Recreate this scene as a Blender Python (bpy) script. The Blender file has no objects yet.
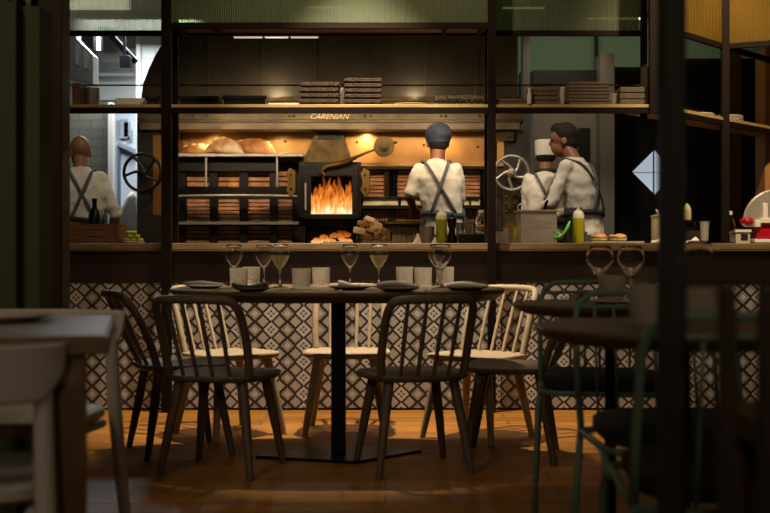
import bpy, math, random
from mathutils import Vector, Matrix, Quaternion
random.seed(7)
S = bpy.context.scene
COL = S.collection
PI = math.pi
F = 1125.0          # focal length in pixels of the 770 px wide frame
HZ = 252.0          # horizon row
CH = 0.9            # camera height

# ------------------------------------------------------------------ camera
cam = bpy.data.cameras.new('camera'); co = bpy.data.objects.new('camera', cam); COL.objects.link(co)
co.location = (0, 0, CH); co.rotation_euler = (PI/2, 0, 0)
cam.sensor_width = 36; cam.lens = 36*F/770.0; cam.shift_y = (HZ-256.5)/770.0
cam.dof.use_dof = True; cam.dof.focus_distance = 6.6; cam.dof.aperture_fstop = 3.2
cam.clip_start = 0.05
S.camera = co
# ------------------------------------------------------------------ world, exposure
w = bpy.data.worlds.new('world'); S.world = w; w.use_nodes = True
w.node_tree.nodes['Background'].inputs[0].default_value = (1.0, .8, .6, 1)
w.node_tree.nodes['Background'].inputs[1].default_value = 0.02
S.view_settings.view_transform = 'Standard'; S.view_settings.look = 'None'
S.view_settings.exposure = 0.0; S.view_settings.gamma = 1.0
S.view_settings.use_curve_mapping = False
S.cycles.max_bounces = 10; S.cycles.transmission_bounces = 8; S.cycles.transparent_max_bounces = 16
S.cycles.sample_clamp_indirect = 3.0; S.cycles.caustics_reflective = False; S.cycles.caustics_refractive = True
# ------------------------------------------------------------------ lights
def light(kind, name, loc, power, col, target=None, size=.1, sy=None, spot=60, blend=.5):
    L = bpy.data.lights.new(name, kind); L.energy = power; L.color = col
    if kind == 'AREA':
        L.size = size
        if sy: L.shape = 'RECTANGLE'; L.size_y = sy
    else:
        L.shadow_soft_size = size
    if kind == 'SPOT':
        L.spot_size = math.radians(spot); L.spot_blend = blend
    o = bpy.data.objects.new(name, L); COL.objects.link(o); o.location = loc
    if target is not None:
        o.rotation_euler = (Vector(target)-Vector(loc)).to_track_quat('-Z', 'Y').to_euler()
    return o
WARM = (1.0, .62, .30); WARM2 = (1.0, .75, .48); WHITE = (.86, .93, 1.0)
# dining side spots and unseen fills
light('SPOT', 'spot_over_table', (-.15, 5.75, 3.05), 430, (1, .8, .58), (-.15, 6.2, 0), .03, spot=66, blend=.6)
light('SPOT', 'spot_table_top', (-.2, 5.0, 3.05), 115, (1, .84, .64), (-.2, 4.99, 0), .025, spot=36, blend=.35)
light('SPOT', 'right_fill', (1.6, -.6, 2.0), 22, WARM2, (.8, 3.0, .7), .2, spot=60, blend=.9)  # unseen fill from behind the camera, added for the green chairs
light('SPOT', 'prep_fill', (-2.5, 8.9, 2.9), 9, WHITE, (-2.75, 10.1, 2.5), .05, spot=70, blend=.8)  # unseen fill added to lift the dark face of the extractor hood
light('SPOT', 'front_fill', (-.3, -1.5, 1.9), 42, WARM2, (-.2, 5.0, .9), .2, spot=70, blend=.8)  # unseen fill added behind the camera to lift camera-facing sides
light('SPOT', 'spot_front', (.3, 4.6, 3.1), 4, WARM, (.2, 4.0, 0), .04, spot=95, blend=.9)
light('SPOT', 'spot_foreground', (-1.2, 2.0, 3.1), 8, WARM2, (-1.0, 2.6, 0), .08, spot=100, blend=.9)  # dim unseen overhead fill for the left foreground
light('SPOT', 'spot_left_columns', (-1.6, 1.5, 3.1), 40, WARM2, (-1.4, 4.0, 1.3), .1, spot=90, blend=.9)
light('SPOT', 'spot_bistro', (.9, 2.6, 3.1), 7, WARM2, (.8, 2.9, 0), .08, spot=100, blend=.9)
light('SPOT', 'spot_shelf', (.0, 5.0, 3.1), 85, WARM2, (0, 6.5, 1.2), .05, spot=110, blend=.8)
light('SPOT', 'left_front_fill', (-1.5, .3, 2.5), 24, (1, .85, .66), (-1.0, 2.6, .8), .2, spot=60, blend=.9)  # unseen frontal fill added for the white chairs
light('SPOT', 'spot_wing', (2.0, 5.2, 3.1), 330, WARM2, (2.1, 7.1, 1.6), .05, spot=70, blend=.8)
light('SPOT', 'cabinet_fill', (1.45, 8.75, 3.1), 30, (1, .86, .66), (1.45, 9.5, 1.7), .05, spot=70, blend=.8)  # unseen fill added to brighten the steel cabinet and pillar
light('SPOT', 'cloth_fill', (-2.3, 9.7, 2.6), 10, WHITE, (-2.3, 10.2, 1.0), .05, spot=60, blend=.8)  # unseen fill added to brighten the white cloth
# pass lights above the worktop
for x in (-1.9, -.6, .35, 1.35):
    light('SPOT', 'pass_lamp', (x, 7.15, 2.62), 48, WARM2, (x, 7.0, .9), .04, spot=80, blend=.7)
for x, p in ((.45, 62), (1.15, 95), (-2.0, 34)):
    light('SPOT', 'kitchen_spot', (x+.1, 7.3, 3.0), p, (1, .84, .66), (x+.1, 8.35, 1.3), .05, spot=55, blend=.6)
# oven niche
for x, p in ((-1.40, 7), (-.15, 6), (.46, 6), (-.85, 3.5)):
    light('SPOT', 'niche_lamp', (x, 9.08, 1.855), p, (1, .76, .45), (x, 9.2, 1.35), .02, spot=160, blend=.9)
light('AREA', 'niche_wash', (-.45, 7.95, 1.98), 12, (1, .74, .46), (-.45, 9.2, 1.38), 2.4, .08).data.spread = math.radians(110)  # unseen strip added to wash the copper and slats with light
for x, p in ((-.86, 4.5), (.24, 4)):
    light('POINT', 'hood_lamp', (x, 8.86, 2.145), p, (1, .85, .62), None, .015)
# rear rooms
light('AREA', 'prep_room_light', (-2.35, 10.7, 3.05), 75, WHITE, (-2.35, 10.6, 0), 1.2, .5)
light('AREA', 'fridge_light', (-2.15, 11.7, 2.6), 16, WHITE, (-2.3, 12.5, 1.6), .4, .4)
light('AREA', 'soffit_light', (2.0, 10.3, 3.05), 5.5, (.85, 1, .75), (2.0, 11.2, 2.4), 2.5, .2)
light('AREA', 'ceiling_glow', (0, 7.5, 2.75), 12.0, (.85, 1, .75), (0, 7.5, 4), 3.4, .5)
light('AREA', 'pane_fill', (-2.1, 7.5, 2.6), 3.5, (1, .97, .88), (-2.1, 6.5, 2.95), .8, .2)  # unseen area light added to brighten the left fluted pane
light('AREA', 'yellow_glow', (2.6, 8.3, 2.5), 14.0, (1, .62, .16), (2.4, 8.4, 4), .8, .4)
light('SPOT', 'right_counter_lamp', (2.05, 6.7, 2.75), 14, WARM2, (2.2, 7.1, .9), .04, spot=70, blend=.8)

# ------------------------------------------------------------------ materials
def lin(c):
    if isinstance(c, str): c = tuple(int(c[i:i+2], 16) for i in (0, 2, 4))
    return tuple(((v/255)/12.92 if v/255 <= .04045 else ((v/255+.055)/1.055)**2.4) for v in c)
MATS = {}
def mat(name, c, rough=.5, metal=0, c2=None, nscale=8, bump=0, bscale=30, trans=0, emit=0, ior=1.45, stretch=None, coat=0, detail=4, sss=0):
    if name in MATS: return MATS[name]
    m = bpy.data.materials.new(name); m.use_nodes = True; nt = m.node_tree; N = nt.nodes; L = nt.links
    b = N['Principled BSDF']
    c = lin(c)
    b.inputs['Base Color'].default_value = (*c, 1); b.inputs['Roughness'].default_value = rough
    b.inputs['Metallic'].default_value = metal; b.inputs['Transmission Weight'].default_value = trans
    b.inputs['IOR'].default_value = ior; b.inputs['Coat Weight'].default_value = coat
    if emit: b.inputs['Emission Color'].default_value = (*c, 1); b.inputs['Emission Strength'].default_value = emit
    if c2 or bump:
        tc = N.new('ShaderNodeTexCoord'); mp = N.new('ShaderNodeMapping'); L.new(tc.outputs['Object'], mp.inputs[0])
        if stretch: mp.inputs['Scale'].default_value = stretch
        if c2:
            n = N.new('ShaderNodeTexNoise'); n.inputs['Scale'].default_value = nscale; n.inputs['Detail'].default_value = detail
            L.new(mp.outputs[0], n.inputs['Vector'])
            r = N.new('ShaderNodeValToRGB'); L.new(n.outputs[0], r.inputs[0])
            r.color_ramp.elements[0].position = .35; r.color_ramp.elements[1].position = .65
            r.color_ramp.elements[0].color = (*c, 1); r.color_ramp.elements[1].color = (*lin(c2), 1)
            L.new(r.outputs[0], b.inputs['Base Color'])
        if bump:
            n2 = N.new('ShaderNodeTexNoise'); n2.inputs['Scale'].default_value = bscale; L.new(mp.outputs[0], n2.inputs['Vector'])
            bp = N.new('ShaderNodeBump'); bp.inputs['Strength'].default_value = bump; bp.inputs['Distance'].default_value = .01
            L.new(n2.outputs[0], bp.inputs['Height']); L.new(bp.outputs[0], b.inputs['Normal'])
    MATS[name] = m; return m

class G:     # tiny math-node helper
    def __init__(s, nt): s.nt = nt
    def __call__(s, op, *a):
        n = s.nt.nodes.new('ShaderNodeMath'); n.operation = op
        for i, v in enumerate(a):
            if isinstance(v, (int, float)): n.inputs[i].default_value = v
            else: s.nt.links.new(v, n.inputs[i])
        return n.outputs[0]
def mix(nt, f, a, b):
    n = nt.nodes.new('ShaderNodeMix'); n.data_type = 'RGBA'
    for k, v in ((0, f), (6, a), (7, b)):
        if isinstance(v, tuple): n.inputs[k].default_value = v
        elif isinstance(v, (int, float)): n.inputs[k].default_value = v
        else: nt.links.new(v, n.inputs[k])
    return n.outputs[2]

def tile_material():
    m = bpy.data.materials.new('patterned_tile'); m.use_nodes = True; nt = m.node_tree; N = nt.nodes; L = nt.links; g = G(nt)
    tc = N.new('ShaderNodeTexCoord'); sp = N.new('ShaderNodeSeparateXYZ'); L.new(tc.outputs['Object'], sp.inputs[0])
    u = g('DIVIDE', sp.outputs[0], .0463); v = g('DIVIDE', sp.outputs[2], .0458)
    a = g('MULTIPLY', g('ADD', u, v), .5); b = g('MULTIPLY', g('SUBTRACT', u, v), .5)
    ia = g('ROUND', a); ib = g('ROUND', b)
    i = g('ADD', ia, ib); j = g('SUBTRACT', ia, ib)
    fa = g('SUBTRACT', a, ia); fb = g('SUBTRACT', b, ib)
    mm = g('MAXIMUM', g('ABSOLUTE', fa), g('ABSOLUTE', fb))
    du = g('ABSOLUTE', g('ADD', fa, fb)); dw = g('ABSOLUTE', g('SUBTRACT', fa, fb))
    jodd = g('GREATER_THAN', g('ABSOLUTE', g('MODULO', j, 2.0)), .5)
    i4 = g('FLOORED_MODULO', i, 4.0)
    isA = g('MULTIPLY', g('SUBTRACT', 1.0, jodd), g('LESS_THAN', g('ABSOLUTE', g('SUBTRACT', i4, 2.0)), .5))
    isB = g('SUBTRACT', g('SUBTRACT', 1.0, jodd), isA)
    def dist(x, y): return g('SQRT', g('ADD', g('POWER', g('SUBTRACT', du, x), 2.0), g('POWER', g('SUBTRACT', dw, y), 2.0)))
    d = g('MINIMUM', dist(.30, 0), dist(0, .30))
    dots = g('LESS_THAN', d, .135)
    ma = g('MULTIPLY', g('LESS_THAN', mm, .47), g('SUBTRACT', 1.0, dots))
    mb = g('MAXIMUM', g('LESS_THAN', mm, .26), g('MULTIPLY', g('GREATER_THAN', mm, .32), g('LESS_THAN', mm, .39)))
    mc = g('MULTIPLY', g('LESS_THAN', mm, .35), .72)
    val = g('ADD', g('ADD', g('MULTIPLY', isA, ma), g('MULTIPLY', g('MULTIPLY', isB, mb), .9)), g('MULTIPLY', jodd, mc))
    n = N.new('ShaderNodeTexNoise'); n.inputs['Scale'].default_value = 7; L.new(tc.outputs['Object'], n.inputs[0])
    n3 = N.new('ShaderNodeTexNoise'); n3.inputs['Scale'].default_value = 90; L.new(tc.outputs['Object'], n3.inputs[0])
    val = g('MULTIPLY', val, g('ADD', .72, g('MULTIPLY', n3.outputs[0], .5)))
    light_c = mix(nt, n.outputs[0], (*lin('bdbab6'), 1), (*lin('c4bbb0'), 1))
    c = mix(nt, val, (*lin('2c2520'), 1), light_c)
    B = N['Principled BSDF']; L.new(c, B.inputs['Base Color']); B.inputs['Roughness'].default_value = .5
    return m

def plank_material():
    m = bpy.data.materials.new('oak_plank'); m.use_nodes = True; nt = m.node_tree; N = nt.nodes; L = nt.links
    tc = N.new('ShaderNodeTexCoord')
    br = N.new('ShaderNodeTexBrick'); L.new(tc.outputs['Object'], br.inputs['Vector'])
    br.inputs['Scale'].default_value = 1.0; br.inputs['Brick Width'].default_value = 1.3; br.inputs['Row Height'].default_value = .14
    br.inputs['Mortar Size'].default_value = .0025; br.inputs['Mortar'].default_value = (*lin('2c1a0c'), 1)
    br.inputs['Color1'].default_value = (*lin('bc822c'), 1); br.inputs['Color2'].default_value = (*lin('a06c22'), 1)
    mp = N.new('ShaderNodeMapping'); mp.inputs['Scale'].default_value = (1.2, 22, 1); L.new(tc.outputs['Object'], mp.inputs[0])
    n = N.new('ShaderNodeTexNoise'); n.inputs['Scale'].default_value = 2.2; n.inputs['Detail'].default_value = 6; L.new(mp.outputs[0], n.inputs['Vector'])
    r = N.new('ShaderNodeValToRGB'); L.new(n.outputs[0], r.inputs[0])
    r.color_ramp.elements[0].position = .3; r.color_ramp.elements[1].position = .7
    r.color_ramp.elements[0].color = (.55, .5, .45, 1); r.color_ramp.elements[1].color = (1.1, 1.1, 1.1, 1)
    x = N.new('ShaderNodeMix'); x.data_type = 'RGBA'; x.blend_type = 'MULTIPLY'; x.inputs[0].default_value = 1
    L.new(br.outputs[0], x.inputs[6]); L.new(r.outputs[0], x.inputs[7])
    B = N['Principled BSDF']; L.new(x.outputs[2], B.inputs['Base Color']); B.inputs['Roughness'].default_value = .52
    return m

def brick_mat(name, c1, c2, mortar, w_, h_, ms=.004, rough=.4, vec='XZ'):
    m = bpy.data.materials.new(name); m.use_nodes = True; nt = m.node_tree; N = nt.nodes; L = nt.links
    tc = N.new('ShaderNodeTexCoord'); sp = N.new('ShaderNodeSeparateXYZ'); L.new(tc.outputs['Object'], sp.inputs[0])
    cb = N.new('ShaderNodeCombineXYZ'); L.new(sp.outputs[0 if vec == 'XZ' else 1], cb.inputs[0]); L.new(sp.outputs[2], cb.inputs[1])
    br = N.new('ShaderNodeTexBrick'); L.new(cb.outputs[0], br.inputs['Vector']); br.inputs['Scale'].default_value = 1
    br.inputs['Brick Width'].default_value = w_; br.inputs['Row Height'].default_value = h_; br.inputs['Mortar Size'].default_value = ms
    br.inputs['Color1'].default_value = (*lin(c1), 1); br.inputs['Color2'].default_value = (*lin(c2), 1); br.inputs['Mortar'].default_value = (*lin(mortar), 1)
    B = N['Principled BSDF']; L.new(br.outputs[0], B.inputs['Base Color']); B.inputs['Roughness'].default_value = rough
    return m

def fluted(name, c, trans=.35):
    m = bpy.data.materials.new(name); m.use_nodes = True; nt = m.node_tree; N = nt.nodes; L = nt.links
    for x in list(N):
        if x.type == 'BSDF_PRINCIPLED': N.remove(x)
    out = [x for x in N if x.type == 'OUTPUT_MATERIAL'][0]
    tc = N.new('ShaderNodeTexCoord'); wv = N.new('ShaderNodeTexWave'); wv.inputs['Scale'].default_value = 24; wv.bands_direction = 'X'
    L.new(tc.outputs['Object'], wv.inputs[0])
    bp = N.new('ShaderNodeBump'); bp.inputs['Strength'].default_value = .55; bp.inputs['Distance'].default_value = .01; L.new(wv.outputs[0], bp.inputs['Height'])
    t = N.new('ShaderNodeBsdfTranslucent'); t.inputs[0].default_value = (*lin(c), 1); L.new(bp.outputs[0], t.inputs['Normal'])
    gl = N.new('ShaderNodeBsdfRefraction'); gl.inputs['Color'].default_value = (*lin(c), 1); gl.inputs['Roughness'].default_value = .12; gl.inputs['IOR'].default_value = 1.02
    L.new(bp.outputs[0], gl.inputs['Normal'])
    ds = N.new('ShaderNodeBsdfDiffuse'); ds.inputs[0].default_value = (*lin(c), 1); L.new(bp.outputs[0], ds.inputs['Normal'])
    a1 = N.new('ShaderNodeMixShader'); a1.inputs[0].default_value = .35; L.new(t.outputs[0], a1.inputs[1]); L.new(ds.outputs[0], a1.inputs[2])
    a2 = N.new('ShaderNodeMixShader'); a2.inputs[0].default_value = trans; L.new(a1.outputs[0], a2.inputs[1]); L.new(gl.outputs[0], a2.inputs[2])
    L.new(a2.outputs[0], out.inputs[0])
    return m

def flame_mat(name, strength, scale=1.0):
    m = bpy.data.materials.new(name); m.use_nodes = True; nt = m.node_tree; N = nt.nodes; L = nt.links
    tc = N.new('ShaderNodeTexCoord'); sp = N.new('ShaderNodeSeparateXYZ'); L.new(tc.outputs['Generated'], sp.inputs[0])
    n = N.new('ShaderNodeTexNoise'); n.inputs['Scale'].default_value = 5*scale; n.inputs['Detail'].default_value = 5
    mp = N.new('ShaderNodeMapping'); mp.inputs['Scale'].default_value = (2, 2, .7); L.new(tc.outputs['Generated'], mp.inputs[0]); L.new(mp.outputs[0], n.inputs['Vector'])
    g = G(nt); f = g('ADD', g('MULTIPLY', sp.outputs[2], .85), g('MULTIPLY', g('SUBTRACT', n.outputs[0], .5), 1.1))
    r = N.new('ShaderNodeValToRGB'); L.new(f, r.inputs[0]); cr = r.color_ramp
    cr.elements[0].position = 0; cr.elements[0].color = (1, .75, .45, 1)
    cr.elements[1].position = 1; cr.elements[1].color = (.05, .010, .002, 1)
    for p, c in ((.12, (1, .50, .16, 1)), (.30, (.80, .24, .03, 1)), (.52, (.42, .09, .008, 1)), (.75, (.16, .03, .003, 1))):
        e = cr.elements.new(p); e.color = c
    em = N['Principled BSDF']; em.inputs['Base Color'].default_value = (.02, .01, .005, 1)
    L.new(r.outputs[0], em.inputs['Emission Color']); em.inputs['Emission Strength'].default_value = strength
    return m

M_tile = tile_material(); M_plank = plank_material()
M_rack = mat('dark_red_steel', '140a04', .75, 0); M_rack.node_tree.nodes['Principled BSDF'].inputs['Specular IOR Level'].default_value = .15
M_shelf = mat('shelf_oak', 'ac9460', .5, 0, '947c4c', 6, stretch=(1, 10, 10))
M_shelfdark = mat('shelf_underside', '4a3220', .6)
M_top = mat('worktop_oak', '8a7454', .45, 0, '6f5c40', 5, stretch=(1, 8, 8))
M_front = mat('stained_panel', '30221a', .5, 0, '261a14', 4, stretch=(1, 1, .3))
M_post = mat('stained_post', '3a2a18', .6, 0, '2e2012', 5, stretch=(6, 6, .5))
M_olive = mat('olive_paint', '3e4128', .7)
M_black = mat('black_steel', '0c0b0a', .35, .6)
M_blackm = mat('matt_black', '12100e', .6)
M_iron = mat('cast_iron', '171614', .42, .6, '151413', 10)
M_brass = mat('aged_brass', '70582e', .42, .85, '5d4622', 9, bump=.2, bscale=18)
M_brassd = mat('dark_aged_brass', '5c4a2a', .5, .7, '3e311c', 12)
M_copper = mat('copper_sheet', 'bc8c4c', .42, .35, '96682f', 3.5, bump=.25, bscale=9)
M_hood = mat('hood_sheet', '463d2c', .5, .45, '332c20', 2.2, bump=.15, bscale=7)
M_frieze = mat('frieze_metal', '6e6046', .45, .4, '4a4030', 5)
M_terra = mat('terracotta', 'bc865c', .65, 0, '9a6844', 14)
M_steel = mat('brushed_steel', 'b0aa9e', .34, .3, '98928a', 6, stretch=(1, 1, 20))
M_steeld = mat('dull_steel', '7a766e', .4, .5)
M_chrome = mat('chrome', 'd8d8d8', .12, 1)
M_white = mat('white_paint', 'd8d4ca', .5)
M_whitec = mat('white_cloth', 'd9d2c6', .85, bump=.4, bscale=25)
M_napkin = mat('napkin_cloth', 'f0e9dc', .9, bump=.3, bscale=40)
M_greyc = mat('grey_napkin', '96908a', .9)
M_chairl = mat('pale_chair_wood', 'b8a688', .55, 0, 'a8967a', 10, stretch=(8, 8, 1))  # paler wood tone for the far chairs
M_chaird = mat('dark_chair_wood', '6a5c4c', .5, 0, '584c3e', 10, stretch=(8, 8, 1))  # darker wood tone for the near and end chairs
M_tabletop = mat('dark_oak_table', '6a5838', .45, 0, '56462c', 4, stretch=(1, 10, 1))
M_green = mat('green_lacquer', '5c766a', .45)
M_pad = mat('charcoal_pad', '25262a', .85)
M_lacq = mat('grey_white_lacquer', 'b4aea4', .5)
M_plate = mat('dark_stoneware', '3a3632', .35)
M_platel = mat('pale_stoneware', 'b8ae9e', .35)
M_glass = mat('clear_glass', 'ffffff', .0, 0, trans=1, ior=1.45)
def pressed_glass():
    m = bpy.data.materials.new('pressed_glass'); m.use_nodes = True; nt = m.node_tree; N = nt.nodes; L = nt.links
    for x in list(N):
        if x.type == 'BSDF_PRINCIPLED': N.remove(x)
    out = [x for x in N if x.type == 'OUTPUT_MATERIAL'][0]
    tc = N.new('ShaderNodeTexCoord'); v = N.new('ShaderNodeTexVoronoi'); v.inputs['Scale'].default_value = 160; L.new(tc.outputs['Object'], v.inputs['Vector'])
    bp = N.new('ShaderNodeBump'); bp.inputs['Strength'].default_value = .8; bp.inputs['Distance'].default_value = .004; L.new(v.outputs['Distance'], bp.inputs['Height'])
    a = N.new('ShaderNodeBsdfTranslucent'); a.inputs[0].default_value = (1.0, .93, .80, 1); L.new(bp.outputs[0], a.inputs['Normal'])
    d = N.new('ShaderNodeBsdfDiffuse'); d.inputs[0].default_value = (.85, .82, .76, 1); L.new(bp.outputs[0], d.inputs['Normal'])
    g_ = N.new('ShaderNodeBsdfGlass'); g_.inputs['Roughness'].default_value = .08; g_.inputs['IOR'].default_value = 1.3; L.new(bp.outputs[0], g_.inputs['Normal'])
    m1 = N.new('ShaderNodeMixShader'); m1.inputs[0].default_value = .2; L.new(a.outputs[0], m1.inputs[1]); L.new(d.outputs[0], m1.inputs[2])
    m2 = N.new('ShaderNodeMixShader'); m2.inputs[0].default_value = .68; L.new(m1.outputs[0], m2.inputs[1]); L.new(g_.outputs[0], m2.inputs[2])
    L.new(m2.outputs[0], out.inputs[0]); return m
M_pglass = pressed_glass()
M_pane = mat('oven_pane_glass', 'ffffff', .02, 0, trans=1, ior=1.02)
M_bread = mat('bread_crust', '94501e', .65, 0, 'dca868', 7, bump=.6, bscale=20)
M_breadf = mat('floured_crust', 'b5763a', .75, 0, 'ead9b8', 9, bump=.6, bscale=20)
M_skin = mat('skin', '85583e', .5)
M_skind = mat('tanned_skin', '7c4a30', .5)
M_shirt = mat('chef_cotton', 'cfc8ba', .85)
M_strap = mat('grey_strap', '5c5c5a', .95); M_strap.node_tree.nodes['Principled BSDF'].inputs['Specular IOR Level'].default_value = .1
M_apron = mat('slate_apron', '44485a', .8)
M_aprond = mat('charcoal_apron', '2a292c', .8)
M_cap = mat('navy_cap', '1e2234', .8, 0, '2a2f44', 10)
M_hair = mat('dark_hair', '140d08', .85)
M_trouser = mat('grey_trousers', '3a3a3e', .85)
M_oil = mat('olive_oil', 'b8b418', .15, 0, trans=.25)
M_oilg = mat('green_oil', '8f9a20', .2, 0, trans=.2)
M_milky = mat('milky_plastic', 'd8dcc0', .4)
M_red = mat('red_enamel', 'a81428', .25)
M_lime = mat('lime_peel', 'b8c020', .45, 0, '8a9a18', 12)
M_gr = mat('bright_green_plastic', '72e060', .4)
M_crate = mat('crate_wood', '6b4a2c', .7, 0, '56391f', 9, stretch=(1, 8, 8))
M_wick = mat('brown_wicker', '3c2a18', .8, 0, '221608', 60, bump=.8, bscale=80)
M_linen = mat('folded_linen', '5c4f3e', .9, 0, '4c4132', 12)
M_wallw = brick_mat('white_wall_tile', 'c8cac4', 'bcc0ba', '9a9a92', .30, .12)
M_wallg = brick_mat('grey_wall_tile', '66665a', '5c5c50', '47473e', .24, .09)
M_darkwall = mat('dark_wall_paint', '1c1a17', .8)
M_greenwall = mat('green_wall_paint', '7e8a70', .8)
M_ceil = mat('ceiling_paint', '6b6f5a', .9)
M_yel = mat('ochre_wall_paint', 'a07a28', .8)
M_wall = mat('taupe_wall_paint', '3a3026', .8)
M_logwood = mat('split_log_wood', 'd0a878', .8, 0, '8a6038', 12)
M_fluted = fluted('fluted_green_glass', '9aa588')
M_flutedw = fluted('fluted_clear_glass', 'c2c4b8')
M_flutedy = fluted('fluted_amber_glass', 'b89a48', .5)

# ------------------------------------------------------------------ mesh builder
WORLD = set()
def X(px, D): return (px-385)*D/F
def Z(py, D): return CH+(HZ-py)*D/F
class M:
    def __init__(s): s.v = []; s.f = []
    def add(s, vs, fs):
        n = len(s.v); s.v += [tuple(p) for p in vs]; s.f += [tuple(i+n for i in f) for f in fs]; return s
    def box(s, x0, x1, y0, y1, z0, z1):
        x0, x1 = sorted((x0, x1)); y0, y1 = sorted((y0, y1)); z0, z1 = sorted((z0, z1))
        vs = [(x, y, z) for z in (z0, z1) for y in (y0, y1) for x in (x0, x1)]
        return s.add(vs, [(0, 2, 3, 1), (4, 5, 7, 6), (0, 1, 5, 4), (2, 6, 7, 3), (0, 4, 6, 2), (1, 3, 7, 5)])
    def pbox(s, a, b, c, d, D, dep):      # pixel rectangle measured at depth D, extruded dep away
        return s.box(X(a, D), X(b, D), D, D+dep, Z(d, D), Z(c, D))
    def prism(s, poly, y0, y1):           # polygon in x,z
        n = len(poly); ar = sum(poly[i][0]*poly[(i+1) % n][1]-poly[(i+1) % n][0]*poly[i][1] for i in range(n))
        if ar < 0: poly = poly[::-1]
        vs = [(p[0], y0, p[1]) for p in poly]+[(p[0], y1, p[1]) for p in poly]
        fs = [tuple(range(n)), tuple(range(2*n-1, n-1, -1))]
        fs += [(i, i+n, (i+1) % n+n, (i+1) % n) for i in range(n)]
        return s.add(vs, fs)
    def slab(s, poly, z0, z1):            # polygon in x,y (counter-clockwise)
        n = len(poly); ar = sum(poly[i][0]*poly[(i+1) % n][1]-poly[(i+1) % n][0]*poly[i][1] for i in range(n))
        if ar < 0: poly = poly[::-1]
        vs = [(p[0], p[1], z0) for p in poly]+[(p[0], p[1], z1) for p in poly]
        fs = [tuple(range(n-1, -1, -1)), tuple(range(n, 2*n))]+[(i, (i+1) % n, (i+1) % n+n, i+n) for i in range(n)]
        return s.add(vs, fs)
    def tube(s, pts, r, n=10, closed=False, flat=1.0):
        P = [Vector(p) for p in pts]; R = r if isinstance(r, (list, tuple)) else [r]*len(P)
        m = len(P); T = []
        for i in range(m):
            a = P[(i-1) % m] if closed or i > 0 else P[i]; b = P[(i+1) % m] if closed or i < m-1 else P[i]
            T.append((b-a).normalized())
        up = Vector((0, 0, 1)) if abs(T[0].z) < .9 else Vector((0, 1, 0))
        N = (up-T[0]*up.dot(T[0])).normalized(); rings = []
        for i in range(m):
            if i: 
                N = N-T[i]*N.dot(T[i]); N.normalize()
            B = T[i].cross(N)
            rings.append([P[i]+(N*math.cos(2*PI*k/n)*flat+B*math.sin(2*PI*k/n))*R[i] for k in range(n)])
        vs = [p for rg in rings for p in rg]; fs = []
        for i in range(m if closed else m-1):
            j = (i+1) % m
            fs += [(i*n+k, i*n+(k+1) % n, j*n+(k+1) % n, j*n+k) for k in range(n)]
        if not closed: fs += [tuple(range(n-1, -1, -1)), tuple((m-1)*n+k for k in range(n))]
        return s.add(vs, fs)
    def lathe(s, prof, c=(0, 0, 0), n=28, axis='z', sx=1, sy=1):
        vs = []; fs = []; m = len(prof)
        for r, z in prof:
            for k in range(n):
                a = 2*PI*k/n; x, y = r*math.cos(a)*sx, r*math.sin(a)*sy
                if axis == 'z': q = (c[0]+x, c[1]+y, c[2]+z)
                elif axis == 'y': q = (c[0]+x, c[1]+z, c[2]-y)
                else: q = (c[0]+z, c[1]+x, c[2]+y)
                vs.append(q)
        for i in range(m-1):
            fs += [(i*n+k, i*n+(k+1) % n, (i+1)*n+(k+1) % n, (i+1)*n+k) for k in range(n)]
        if prof[0][0] > 1e-6: fs.append(tuple(range(n-1, -1, -1)))
        if prof[-1][0] > 1e-6: fs.append(tuple((m-1)*n+k for k in range(n)))
        return s.add(vs, fs)
    def ell(s, c, rx, ry, rz, n=16, m=10):
        prof = [(max(math.sin(PI*i/m), 1e-4), -math.cos(PI*i/m)) for i in range(m+1)]
        vs = []; k0 = len(s.v)
        t = M().lathe(prof, n=n)
        return s.add([(c[0]+p[0]*rx, c[1]+p[1]*ry, c[2]+p[2]*rz) for p in t.v], t.f)
    def loft(s, rings, n=20):             # rings: (cx,cy,cz,rx,ry)
        vs = [(x+rx*math.cos(2*PI*k/n), y+ry*math.sin(2*PI*k/n), z) for x, y, z, rx, ry in rings for k in range(n)]
        m = len(rings); fs = [(i*n+k, i*n+(k+1) % n, (i+1)*n+(k+1) % n, (i+1)*n+k) for i in range(m-1) for k in range(n)]
        fs += [tuple(range(n-1, -1, -1)), tuple((m-1)*n+k for k in range(n))]
        return s.add(vs, fs)
    def limb(s, pts, rs):
        s.tube(pts, rs, 12)
        for p, r in zip(pts, rs): s.ell(p, r, r, r, 12, 8)
        return s
    def xf(s, mtx): s.v = [tuple(mtx @ Vector(p)) for p in s.v]; return s
    def build(s, name, mt, parent=None, smooth=False, bev=0, label=None, loc=None):
        me = bpy.data.meshes.new(name); vs = s.v; off = Vector((0, 0, 0))
        if parent is None and loc is None:
            lo = [min(p[i] for p in vs) for i in range(3)]; hi = [max(p[i] for p in vs) for i in range(3)]
            off = Vector(((lo[0]+hi[0])/2, (lo[1]+hi[1])/2, lo[2])); vs = [tuple(Vector(p)-off) for p in vs]
        me.from_pydata(vs, [], s.f); me.update()
        if smooth:
            me.polygons.foreach_set('use_smooth', [True]*len(me.polygons))
            if smooth != 'all':
                try: me.set_sharp_from_angle(angle=math.radians(42))
                except Exception: pass
        me.materials.append(mt)
        o = bpy.data.objects.new(name, me); COL.objects.link(o)
        if parent is not None:
            o.parent = parent
            if parent.name in WORLD: o.location = -parent.location
        else: o.location = loc if loc is not None else off
        if bev:
            b = o.modifiers.new('bevel', 'BEVEL'); b.width = bev; b.segments = 2; b.limit_method = 'ANGLE'
        if label: o['label'] = label
        return o

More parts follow.
